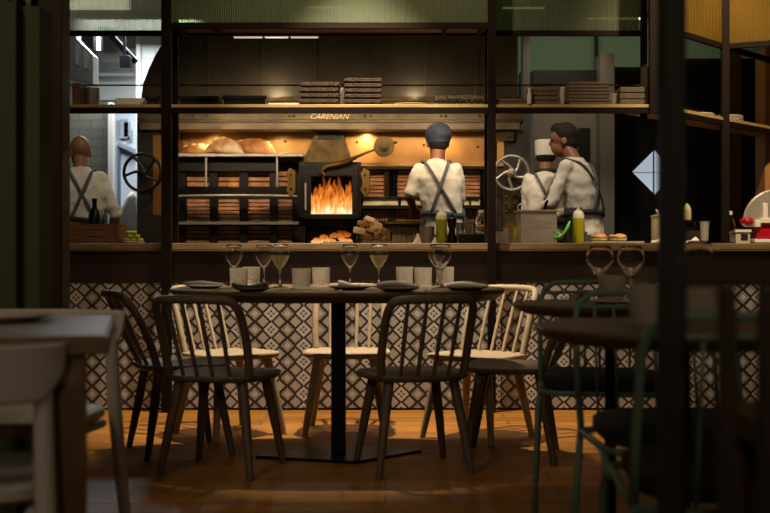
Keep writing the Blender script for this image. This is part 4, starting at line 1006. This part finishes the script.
for px_, lab in ((441, 'small glass jar, first of four to the right of the shelf plate'), (454.5, 'small glass jar, second of the four on the middle shelf'), (466.5, 'small glass jar, third of the four on the middle shelf'), (479, 'small glass jar nearest the slim steel post on the middle shelf')):
    KJ((X(px_, DSH), DSH+.05, ZS+.001), 0, lab, 'glass jars on the middle shelf')
def linen_stack(a, b, ytop, n, D, where, mt=M_linen, rz=0):
    z1 = Z(ytop, D); hh = (z1-ZS-.001)/n
    for k in range(n):
        hw = (b-a)/2*D/F+random.uniform(-.004, .003)
        m = M().box(-hw, hw, -.09, .09, 0, hh*.9)
        pos = 'topmost' if k == n-1 else 'lowest' if k == 0 else ['second', 'third', 'fourth', 'fifth', 'sixth'][k-1]+' from the bottom'
        o = m.build('folded_napkin', mt, bev=min(.005, hh*.35), loc=(X((a+b)/2, D)+random.uniform(-.003, .003), D+.1, ZS+.001+hh*k)); o.rotation_euler.z = rz
        tag(o, 'folded linen, %s of the stack %s' % (pos, where), 'napkin', 'folded linen stacks on the shelves')
linen_stack(497, 529, 98, 2, DSH, 'beside the slim steel post')
linen_stack(530, 561, 86, 4, DSH, 'in the middle of the right shelf')
linen_stack(569, 610, 81, 7, DSH, 'that is tallest on the right shelf')
linen_stack(620, 648, 86, 3, DSH, 'near the thick right post')
tag(M().lathe([(.012, 0), (.014, .01), (.014, .05), (.008, .07), (.01, .09), (0.0001, .092)]).build('pale_vase', M_platel, smooth=True, loc=(X(529.5, DSH-.02), DSH-.02, ZS+.001)), 'slim pale vase in front of the linen on the right shelf', 'vase')
for px_, lab in ((615, 'small clear tumbler beside the tallest linen stack'),):
    tag(M().lathe([(0.0001, 0), (.018, 0), (.022, .07), (.020, .07), (.016, .004), (0.0001, .004)]).build('shelf_tumbler', M_pglass, smooth=True, loc=(X(px_, DSH), DSH+.05, ZS+.001)), lab, 'glass')
# bay 1 shelf items
tag(M().box(X(72, DSH), X(80, DSH), DSH, DSH+.15, ZS+.001, Z(83, DSH)).build('brown_box', M_crate, bev=.003), 'brown box on the left shelf next to the wooden column', 'box')
tag(M().lathe([(0.0001, 0), (.04, 0), (.045, .03), (.045, .10), (.042, .10), (.04, .004), (0.0001, .004)]).build('steel_canister', M_steeld, smooth=True, loc=(X(89, DSH), DSH+.06, ZS+.001)), 'grey steel canister on the left shelf', 'canister')
shallow_tray(145, 160, 96, 'small dark tray at the right end of the left shelf', M_blackm, .1)
tag(M().box(-.09, .09, -.05, .05, 0, .045).build('white_carton', M_white, bev=.004, loc=(X(129, DSH), DSH+.1, ZS+.001)), 'low white carton in the middle of the left shelf', 'carton')
# wing items
def wingpt(f, off, seg=1):
    a_, b_ = (P0, P1) if seg == 0 else (P1, P2)
    d = Vector((b_[0]-a_[0], b_[1]-a_[1])); n = Vector((-d.y, d.x)).normalized(); q = Vector(a_)+d*f+n*off; return q.x, q.y
x, y = wingpt(.60, .12, 0)
tag(M().lathe([(.014, 0), (.017, .01), (.015, .05), (.008, .07), (.010, .09), (0.0001, .095)]).build('dark_bottle', M_black, smooth=True, loc=(x, y, ZS+.001)), 'small dark bottle on the angled right shelf', 'bottle')
pl = M().lathe([(0.0001, 0), (.06, 0), (.10, .011), (.097, .014), (.05, .006), (0.0001, .006)], n=30).build('stacked_plate', M_platel, smooth=True, loc=(0, 0, 0)); tag(pl, cat='plate'); KP = Kind(pl)
x, y = wingpt(.88, .13, 0)
for k in range(2): KP((x, y, ZS+.001+.007*k), 0, 'pale plate, %s of the low pair on the angled right shelf' % ('lower' if k == 0 else 'upper'), 'plates on the angled shelf')
x, y = wingpt(.32, .16, 1)
for k in range(6):
    KP((x, y, ZS+.001+.0075*k), 0, 'pale plate, %s in the tall stack on the angled right shelf' % ['lowest', 'second from below', 'third from below', 'fourth from below', 'fifth from below', 'topmost'][k], 'plates on the angled shelf')

# ================================================================== DINING TABLE
TC = (-.205, 4.97); TH = .742
dt = thing('dining_table', 'large oval dark oak dining table on a black pedestal, set for six', 'table', (TC[0], TC[1], 0))
def ellpoly(rx, ry, n=64): return [(rx*math.cos(2*PI*k/n), ry*math.sin(2*PI*k/n)) for k in range(n)]
def supell(rx, ry, p, n=72):
    out = []
    for k in range(n):
        a = 2*PI*k/n; c, s_ = math.cos(a), math.sin(a)
        out.append((rx*math.copysign(abs(c)**(2/p), c), ry*math.copysign(abs(s_)**(2/p), s_)))
    return out
def top_mesh(rx, ry, zt, th, p=2.0, cham=.02):
    m = M(); n = 72; rings = [(supell(rx-cham*2, ry-cham*2, p), zt-th), (supell(rx-.003, ry-.003, p), zt-th*.35), (supell(rx, ry, p), zt-.004), (supell(rx-.003, ry-.003, p), zt)]
    vs = [(x, y, z) for poly, z in rings for x, y in poly]
    fs = [(i*n+k, i*n+(k+1) % n, (i+1)*n+(k+1) % n, (i+1)*n+k) for i in range(3) for k in range(n)]+[tuple(range(n-1, -1, -1)), tuple(3*n+k for k in range(n))]
    return m.add(vs, fs)
top_mesh(.73, .55, TH, .046, 2.6).build('tabletop', M_tabletop, dt)
M().box(-.3, .3, -.25, .25, TH-.058, TH-.047).build('mounting_plate', M_black, dt)
M().box(-.032, .032, -.032, .032, .012, TH-.058).build('pedestal', M_black, dt, bev=.004)
ca = math.radians(12)
bp_ = [(-.36, -.03), (.02, -.27), (.37, .06), (.0, .28)]
m = M().slab([(-.36, -.06), (.08, -.2), (.37, .08), (-.06, .25)], 0, .012); m.build('base_plate', M_black, dt)
# chairs
def spindle_chair(mt, name='spindle_chair'):
    r = thing(name, 'spindle chair', 'chair')
    SH = .405
    sp_ = supell(.215, .205, 3.0, 40)
    m = M(); n = 40
    poly = [(x*(1.0+.10*max(0, y/.2)), y) for x, y in sp_]
    rings = []
    for z, s_ in ((SH-.026, .93), (SH-.018, .985), (SH-.006, 1.0), (SH, .985), (SH-.003, .8), (SH-.007, .4)):
        rings.append([(x*s_, y*s_, z) for x, y in poly])
    vs = [q for rg in rings for q in rg]; fs = [(i*n+k, i*n+(k+1) % n, (i+1)*n+(k+1) % n, (i+1)*n+k) for i in range(5) for k in range(n)]+[tuple(range(n-1, -1, -1)), tuple(5*n+k for k in range(n))]
    m.add(vs, fs).build('seat', mt, r, smooth=True)
    for sx, sy in ((-1, -1), (1, -1), (1, 1), (-1, 1)):
        M().tube([(sx*.135, sy*.125, SH-.02), (sx*.165, sy*.155, .2), (sx*.195, sy*.19, .0)], [.022, .020, .014], 12).build('leg', mt, r, smooth=True)
    # bow
    TZ = .715
    def bp(u):      # u 0..1 along the bow from left seat corner over the top
        L = [(-.172, -.14, SH-.012), (-.178, -.165, .48), (-.179, -.205, .58), (-.176, -.25, .66), (-.165, -.278, .695), (-.142, -.295, .711), (-.08, -.322, .716), (0, -.332, .717)]
        L += [(-x, y, z) for x, y, z in L[-2::-1]]
        return L
    B_ = bp(0)
    # smooth by Catmull-Rom
    pts_ = []
    for i in range(len(B_)-1):
        p0 = Vector(B_[max(i-1, 0)]); p1 = Vector(B_[i]); p2 = Vector(B_[i+1]); p3 = Vector(B_[min(i+2, len(B_)-1)])
        for q in range(4):
            t_ = q/4; pts_.append(.5*((2*p1)+(p2-p0)*t_+(2*p0-5*p1+4*p2-p3)*t_**2+(3*p1-p0-3*p2+p3)*t_**3))
    pts_.append(Vector(B_[-1]))
    M().tube(pts_, .0175, 10).build('back_bow', mt, r, smooth='all')
    for k in range(4):
        f = (k-1.5)/1.5; x0_ = f*.100; x1_ = f*.108
        zt = .712-.004*abs(f); yb = -.185+.02*abs(f); yt = -.328+.022*f*f
        M().tube([(x0_, yb, SH-.01), ((x0_+x1_)/2, (yb+yt)/2-.004, .56), (x1_, yt, zt)], [.008, .010, .008], 8).build('spindle', mt, r, smooth=True)
    return r
KD = Kind(spindle_chair(M_chaird)); KL = Kind(spindle_chair(M_chairl))
R = math.radians
KD((-.67, 4.66, 0), R(-15), 'dark spindle chair, back to the viewer, left one at the near side of the table', 'spindle chairs around the oval table')
KD((.115, 4.68, 0), R(15), 'dark spindle chair, back to the viewer, right one at the near side of the table', 'spindle chairs around the oval table')
KD((-.93, 5.10, 0), R(-66), 'dark spindle chair at the left end of the oval table, seen from the side', 'spindle chairs around the oval table')
KD((.56, 4.97, 0), R(80), 'dark spindle chair at the right end of the oval table behind the bistro table', 'spindle chairs around the oval table')
KL((-.77, 5.58, 0), R(-140), 'pale spindle chair at the far left of the oval table', 'spindle chairs around the oval table')
KL((-.19, 5.66, 0), R(178), 'pale spindle chair at the far side directly behind the pedestal', 'spindle chairs around the oval table')
KL((.45, 5.48, 0), R(143), 'pale spindle chair at the far right of the oval table', 'spindle chairs around the oval table')

# ------------------------------------------------------------------ table setting
def wine_glass(sc=1.0):
    pr = [(0.0001, 0), (.034, .0), (.035, .0015), (.012, .005), (.0045, .012), (.0035, .03), (.0035, .068), (.006, .077), (.0155, .0915), (.0285, .112), (.0395, .1325), (.0438, .149), (.0425, .160), (.0380, .176), (.0325, .192), (.0313, .192), (.0368, .176), (.0412, .160), (.0425, .149), (.0382, .1325), (.0272, .113), (.0143, .0938), (.006, .0815), (0.0001, .0805)]
    return tag(M().lathe([(r*sc, z*sc) for r, z in pr], n=32).build('wine_glass', M_glass, smooth='all', loc=(0, 0, 0)), cat='wine glass')
wines = []
M_wine = mat('white_wine', 'f2e4bc', .1, 0, trans=.3, ior=1.33)
KW = Kind(wine_glass())
def TD(py): return .158*F/(py-HZ)     # depth of a foot row on the table top
for px_, py_, lab in ((234, 285.5, 'wine glass, leftmost on the oval table behind the pressed tumblers'), (264, 285.5, 'wine glass, left one of the close pair on the oval table'), (280, 287.5, 'wine glass, right one of the close pair at the left on the oval table'),
                      (350, 285.5, 'wine glass standing behind the small napkin plate at the middle of the table'), (379, 287, 'wine glass left of the folded grey napkin'), (437, 285.5, 'rear wine glass of the overlapping pair right of the middle'), (442, 288, 'front wine glass of the overlapping pair right of the middle')):
    d = TD(py_); o = KW((X(px_, d), d, TH+.001), 0, lab, 'wine glasses on the oval table')
    if px_ in (280, 379): wines.append(o)
for o in wines:
    M().lathe([(0.0001, .0815), (.0055, .0825), (.0136, .0945), (.0264, .1136), (.0374, .1332), (.0405, .1420), (0.0001, .1420)], n=32).build('white_wine', M_wine, o, smooth=True)
def tumbler():
    n = 40; pr = [(0.0001, 0), (.036, 0), (.0385, .004), (.0415, .086), (.0395, .086), (.0365, .008), (0.0001, .008)]
    return tag(M().lathe(pr, n=n).build('tumbler', M_pglass, smooth=True, loc=(0, 0, 0)), cat='tumbler')
KT = Kind(tumbler())
for px_, py_, lab in ((239, 287.2, 'pressed glass tumbler at the far left beside the dark napkin'), (251.5, 285.0, 'pressed glass tumbler, second from the left, behind the dark napkin'), (301.5, 288.5, 'pressed glass tumbler, larger looking left one of the middle pair'), (321, 286.5, 'pressed glass tumbler, right one of the middle pair'),
                      (404.5, 285.0, 'pressed glass tumbler, left of the three at the right'), (423, 286.6, 'pressed glass tumbler, middle of the three at the right'), (445.5, 285.0, 'pressed glass tumbler behind the overlapping wine glasses')):
    d = TD(py_); KT((X(px_, d), d, TH+.001), 0, lab, 'pressed tumblers on the oval table')
def plate_setting(px_, py_, r_, mt, lab):
    d = TD(py_)
    return tag(M().lathe([(0.0001, 0), (r_*.6, 0), (r_, .012), (r_*.98, .015), (r_*.55, .005), (0.0001, .005)], n=32).build('side_plate', mt, smooth=True, loc=(X(px_, d), d, TH+.001)), lab, 'plate'), d
def napkin(px_, d, z, wd, mt, lab, rz=0, ht=.014):
    m = M(); n = 12
    rings = []
    for i in range(n+1):
        f = -1+2*i/n; hh = ht*(.7+.3*math.sin(f*2.2+px_)); rings.append([(f*wd, .028*(.75+.25*f), hh*.1), (f*wd, -.028*(.8+.2*f), hh*.1), (f*wd, -.024, hh*.75), (f*wd, -.005, hh), (f*wd, .022, hh*.8)])
    vs = [q for rg in rings for q in rg]; fs = [(i*5+k, i*5+(k+1) % 5, (i+1)*5+(k+1) % 5, (i+1)*5+k) for i in range(n) for k in range(5)]+[(0, 1, 2, 3, 4)[::-1], tuple(n*5+k for k in range(5))]
    m.add(vs, fs); o = m.build('table_napkin', mt, smooth='all', loc=(X(px_, d), d, z)); o.rotation_euler = (0, 0, rz)
    return tag(o, lab, 'napkin', 'napkins on the oval table')
p1, d = plate_setting(205, 288.5, .085, M_platel, 'pale side plate at the left end of the oval table'); napkin(203, d, TH+.014, .085, M_greyc, 'long folded grey napkin on the leftmost side plate', .05, .02)
p1, d = plate_setting(252, 291.5, .075, M_plate, 'dark side plate in front of the left tumblers'); napkin(250, d, TH+.014, .07, mat('black_napkin', '3c3a3c', .9), 'dark folded napkin in front of the left pressed tumblers', -.1, .03)
p1, d = plate_setting(350, 290, .09, M_plate, 'dark side plate in the middle of the oval table'); napkin(349, d, TH+.016, .045, M_napkin, 'small white rolled napkin on the middle side plate', 0, .024)
p1, d = plate_setting(398, 291.5, .085, M_plate, 'dark side plate right of the middle wine glass'); napkin(398, d, TH+.014, .085, M_greyc, 'folded grey napkin with a pointed end right of the middle', .12, .03)
p1, d = plate_setting(466, 290.5, .09, M_plate, 'dark side plate at the right end of the oval table'); napkin(467, d, TH+.014, .085, M_napkin, 'white rolled napkin at the right end of the oval table', .1, .024)
for k, (px_, py_, rz) in enumerate(((224, 290, 1.2), (288, 290.5, 1.3), (341, 292.5, 1.7), (430, 291, 1.3))):
    d = TD(py_); o = M().tube([(-.09, 0, .002), (-.03, 0, .004), (.03, 0, .003), (.06, 0, .006), (.09, 0, .003)], [.005, .003, .003, .011, .005], 8, flat=.3).build('fork', M_chrome, smooth='all', loc=(X(px_, d), d, TH+.001)); o.rotation_euler = (0, 0, rz)
    tag(o, ['steel fork lying left of the dark napkin', 'steel fork lying left of the middle tumblers', 'steel fork lying in front of the middle plate', 'steel fork lying beside the overlapping wine glasses'][k], 'fork', 'cutlery on the oval table')

# ================================================================== BISTRO TABLES, GREEN CHAIRS (right)
def bistro(cx_, cy_, r_, lab, nm='bistro_table'):
    t_ = thing(nm, lab, 'table', (cx_, cy_, 0), 0, 'round bistro tables')
    top_mesh(r_, r_, TH, .034, 2.0, .022).build('tabletop', M_tabletop, t_)
    M().lathe([(.018, .012), (.018, TH-.04)], n=16).build('pedestal', M_black, t_, smooth=True)
    M().lathe([(.0001, 0), (.19, 0), (.19, .008), (.03, .014), (0.0001, .014)], n=32).build('base_plate', M_black, t_, smooth=True)
    M().box(-.12, .12, -.02, .02, TH-.045, TH-.0345).build('mounting_plate', M_black, t_)
    return t_
TA = ((610-385)/321.0, 3.5); TB = ((685-385)/469.0, 2.42)
bistro(TA[0], TA[1], .305, 'round dark bistro table carrying the two large wine glasses')
bistro(TB[0], TB[1], .32, 'round dark bistro table closest to the dark foreground column')
for px_, lab in ((600, 'large wine glass, left one on the rear bistro table'), (631, 'large wine glass, right one on the rear bistro table')):
    o = place(KW.p, True, (X(px_, 3.62), 3.62, TH+.001), 0, lab, 'wine glasses on the bistro tables'); o.scale = (1.0, 1.0, .92)
for px_, D_, lab in ((699, 3.52, 'wine glass seen just right of the dark foreground column'),):
    place(KW.p, True, (X(px_, D_), D_, TH+.001), 0, lab, 'wine glasses on the bistro tables')
for px_, D_, lab in ((612, 3.45, 'pressed glass tumbler in front of the two large wine glasses'), (648, 2.45, 'pressed glass tumbler left of the dark column on the near bistro table'), (702, 2.5, 'pressed glass tumbler right of the dark column on the near bistro table')):
    place(KT.p, True, (X(px_, D_), D_, TH+.001), 0, lab, 'pressed tumblers on the bistro tables')
x_, y_ = X(620, 3.35), 3.35
tag(M().lathe([(0.0001, 0), (.06, 0), (.09, .012), (.088, .014), (.05, .005), (0.0001, .005)]).build('small_dish', M_platel, smooth=True, loc=(x_, y_, TH+.001)), 'pale small dish on the rear bistro table', 'plate')
def green_chair(lab):
    r = thing('green_wire_chair', lab, 'chair'); Tt = .0095
    SH = .45; W_ = .215
    fr_ = M().tube([(-W_, -.19, SH-.03), (-W_, .17, SH-.02), (-W_+.05, .21, SH-.02), (W_-.05, .21, SH-.02), (W_, .17, SH-.02), (W_, -.19, SH-.03), (W_-.04, -.22, SH-.03), (-W_+.04, -.22, SH-.03)], Tt, 10, closed=True).build('seat_frame', M_green, r, smooth='all')
    for sx in (-1, 1):
        M().tube([(sx*W_, .1, SH-.028), (sx*(W_+.004), .17, SH-.035), (sx*(W_+.01), .20, SH-.07), (sx*(W_+.015), .215, .2), (sx*(W_+.02), .225, 0)], Tt, 10).build('leg', M_green, r, smooth='all')
        M().tube([(sx*W_, -.19, SH-.03), (sx*(W_+.01), -.22, .2), (sx*(W_+.02), -.25, 0)], Tt, 10).build('leg', M_green, r, smooth='all')
    TZ = .785; sd = [(-W_, -.18, SH-.03), (-W_-.003, -.22, .56), (-W_+.0, -.27, .72), (-W_+.012, -.285, .76), (-W_+.05, -.297, TZ), (0, -.31, TZ+.003)]
    M().tube(sd+[(-x, y, z) for x, y, z in sd[-2::-1]], Tt, 10).build('back_hoop', M_green, r, smooth='all')
    M().tube([(-W_+.012, -.28, .748), (-W_+.06, -.29, .748), (0, -.303, .751), (W_-.06, -.29, .748), (W_-.012, -.28, .748)], .006, 8).build('back_rail', M_green, r, smooth='all')
    for k in range(7):
        x = -W_+W_*2*(k+1)/8
        M().tube([(x, -.215, SH-.03), (x, -.25, .6), (x, -.296+.02*abs(x)/.2, .75)], .0045, 8).build('back_rod', M_green, r, smooth='all')
    n = 32; p_ = supell(.205, .205, 3.5, 32); rings = [[(x*s_, y*s_-.005, z) for x, y in p_] for z, s_ in ((SH-.018, .95), (SH, 1.0), (SH+.02, 1.0), (SH+.03, .94), (SH+.033, .5))]
    vs = [q for rg in rings for q in rg]; fs = [(i*n+k, i*n+(k+1) % n, (i+1)*n+(k+1) % n, (i+1)*n+k) for i in range(4) for k in range(n)]+[tuple(range(n-1, -1, -1)), tuple(4*n+k for k in range(n))]
    M().add(vs, fs).build('seat_cushion', M_pad, r, smooth=True)
    return r
KG = Kind(green_chair(None))
KG((.76, 3.92, 0), R(172), 'green wire chair farthest back, beyond the bistro table with two wine glasses', 'green wire chairs')
KG((.74, 2.83, 0), R(180), 'green wire chair between the two bistro tables', 'green wire chairs')
KG((.695, 2.28, 0), R(-4), 'green wire chair with its back to the viewer beside the dark foreground column', 'green wire chairs')

# ================================================================== FOREGROUND LEFT
lt = thing('square_table', 'square brown wooden table at the left with a pale plate on it', 'table', (-1.13, 2.34, 0), R(12.5))
M().box(-.54, .548, -.37, .33, TH-.034, TH).build('tabletop', mat('light_oak_table', '6e5636', .5, 0, '5f482c', 4, stretch=(1, 8, 1)), lt, bev=.004)
for sx, sy in ((-1, -1), (1, -1), (1, 1), (-1, 1)):
    a_ = .47 if sx > 0 else -.47; b_ = -.31 if sy < 0 else .28
    if sx > 0 and sy > 0: a_ = .40
    M().box(a_-.035, a_+.035, b_-.035, b_+.035, 0, TH-.035).build('leg', MATS['light_oak_table'], lt, bev=.003)
M().box(-.53, .538, -.36, .32, TH+.0003, TH+.003).build('sheen_sheet', mat('pale_sheen', '9a948a', .45), lt)  # added pale sheet imitates the grazing reflection on the brown top
tag(M().lathe([(0.0001, 0), (.08, 0), (.13, .016), (.128, .020), (.07, .007), (0.0001, .006)], n=36).build('pale_plate', M_platel, smooth=True, loc=(X(-5, 2.5), 2.5, TH+.0036)), 'pale plate at the edge of the square brown table', 'plate')
def white_chair(lab):
    r = thing('white_wooden_chair', lab, 'chair'); SH = .45; mt = M_lacq
    p_ = supell(.22, .21, 4, 32); n = 32; rings = [[(x*s_, y*s_, z) for x, y in p_] for z, s_ in ((SH-.03, .95), (SH-.022, 1), (SH-.004, 1), (SH, .97), (SH-.006, .6))]
    vs = [q for rg in rings for q in rg]; fs = [(i*n+k, i*n+(k+1) % n, (i+1)*n+(k+1) % n, (i+1)*n+k) for i in range(4) for k in range(n)]+[tuple(range(n-1, -1, -1)), tuple(4*n+k for k in range(n))]
    M().add(vs, fs).build('seat', mt, r, smooth=True)
    for sx in (-1, 1):
        M().tube([(sx*.17, .16, SH-.02), (sx*.19, .19, .2), (sx*.205, .22, 0)], [.02, .018, .013], 12).build('leg', mt, r, smooth=True)
        M().tube([(sx*.235, -.265, .0), (sx*.222, -.225, .25), (sx*.212, -.20, .45), (sx*.208, -.19, .60), (sx*.205, -.185, .66)], [.014, .018, .02, .018, .016], 12).build('leg', mt, r, smooth=True)
        M().tube([(sx*.185, -.18, .40), (sx*.18, .15, .40)], .012, 8).build('side_rail', mt, r, smooth=True)
    # curved back panel
    m = M(); k_ = 18; vs = []
    for i in range(k_+1):
        a = -1.0+2.0*i/k_; x = .245*math.sin(a*1.15)/math.sin(1.15); y = -.245+.13*(1-math.cos(a*1.15)); lo_ = .60 if abs(a) < .8 else .60+.05*(abs(a)-.8)/.2
        vs += [(x, y, lo_), (x, y-.02, lo_), (x*1.02, y-.028, .70), (x*1.02, y-.008, .70)]
    fs = [(i*4+q, i*4+(q+1) % 4, (i+1)*4+(q+1) % 4, (i+1)*4+q) for i in range(k_) for q in range(4)]+[(3, 2, 1, 0), tuple(k_*4+q for q in range(4))]
    m.add(vs, fs).build('backrest', mt, r, smooth=True, bev=.005)
    return r
KWC = Kind(white_chair(None))
KWC((-1.0, 3.0, 0), R(172), 'greyish white wooden chair facing the viewer behind the square table', 'white wooden chairs at the square table').scale = (1, 1, 1.05)
KWC((-.86, 2.20, 0), R(10), 'greyish white wooden chair with its back to the viewer, in front of the square table', 'white wooden chairs at the square table').scale = (1, 1, 1.05)

# ================================================================== FOREGROUND RIGHT: dark bar chair
bc = thing('dark_bar_chair', 'dark brown wooden bar chair with slatted back right of the dark column', 'chair', (.56, 1.35, 0))
mb_ = mat('dark_walnut', '2a1a10', .6, 0, '22140c', 6, stretch=(6, 6, 1))
M().box(-.21, .22, -.02, .008, .858, .893).build('top_rail', mb_, bc, bev=.004)
for a_ in (-.152, -.105):
    M().box(a_-.01, a_+.01, -.018, .002, 0, .857).build('leg' if a_ < -.15 else 'back_slat', mb_, bc, bev=.002)
M().box(-.06, .24, .02, .36, .635, .675).build('seat', mat('walnut_seat', '5a4024', .6), bc, bev=.006)
M().box(-.06, .24, .30, .34, .30, .634).build('seat_apron', MATS['walnut_seat'], bc, bev=.004)
M().box(-.16, .24, .005, .35, .40, .42).build('foot_frame', mb_, bc, bev=.003)
for sx, sy in ((.2, .0), (.2, .33), (-.04, .33)):
    M().box(sx-.018, sx+.018, sy-.018, sy+.018, 0, .64).build('leg', mb_, bc, bev=.003)
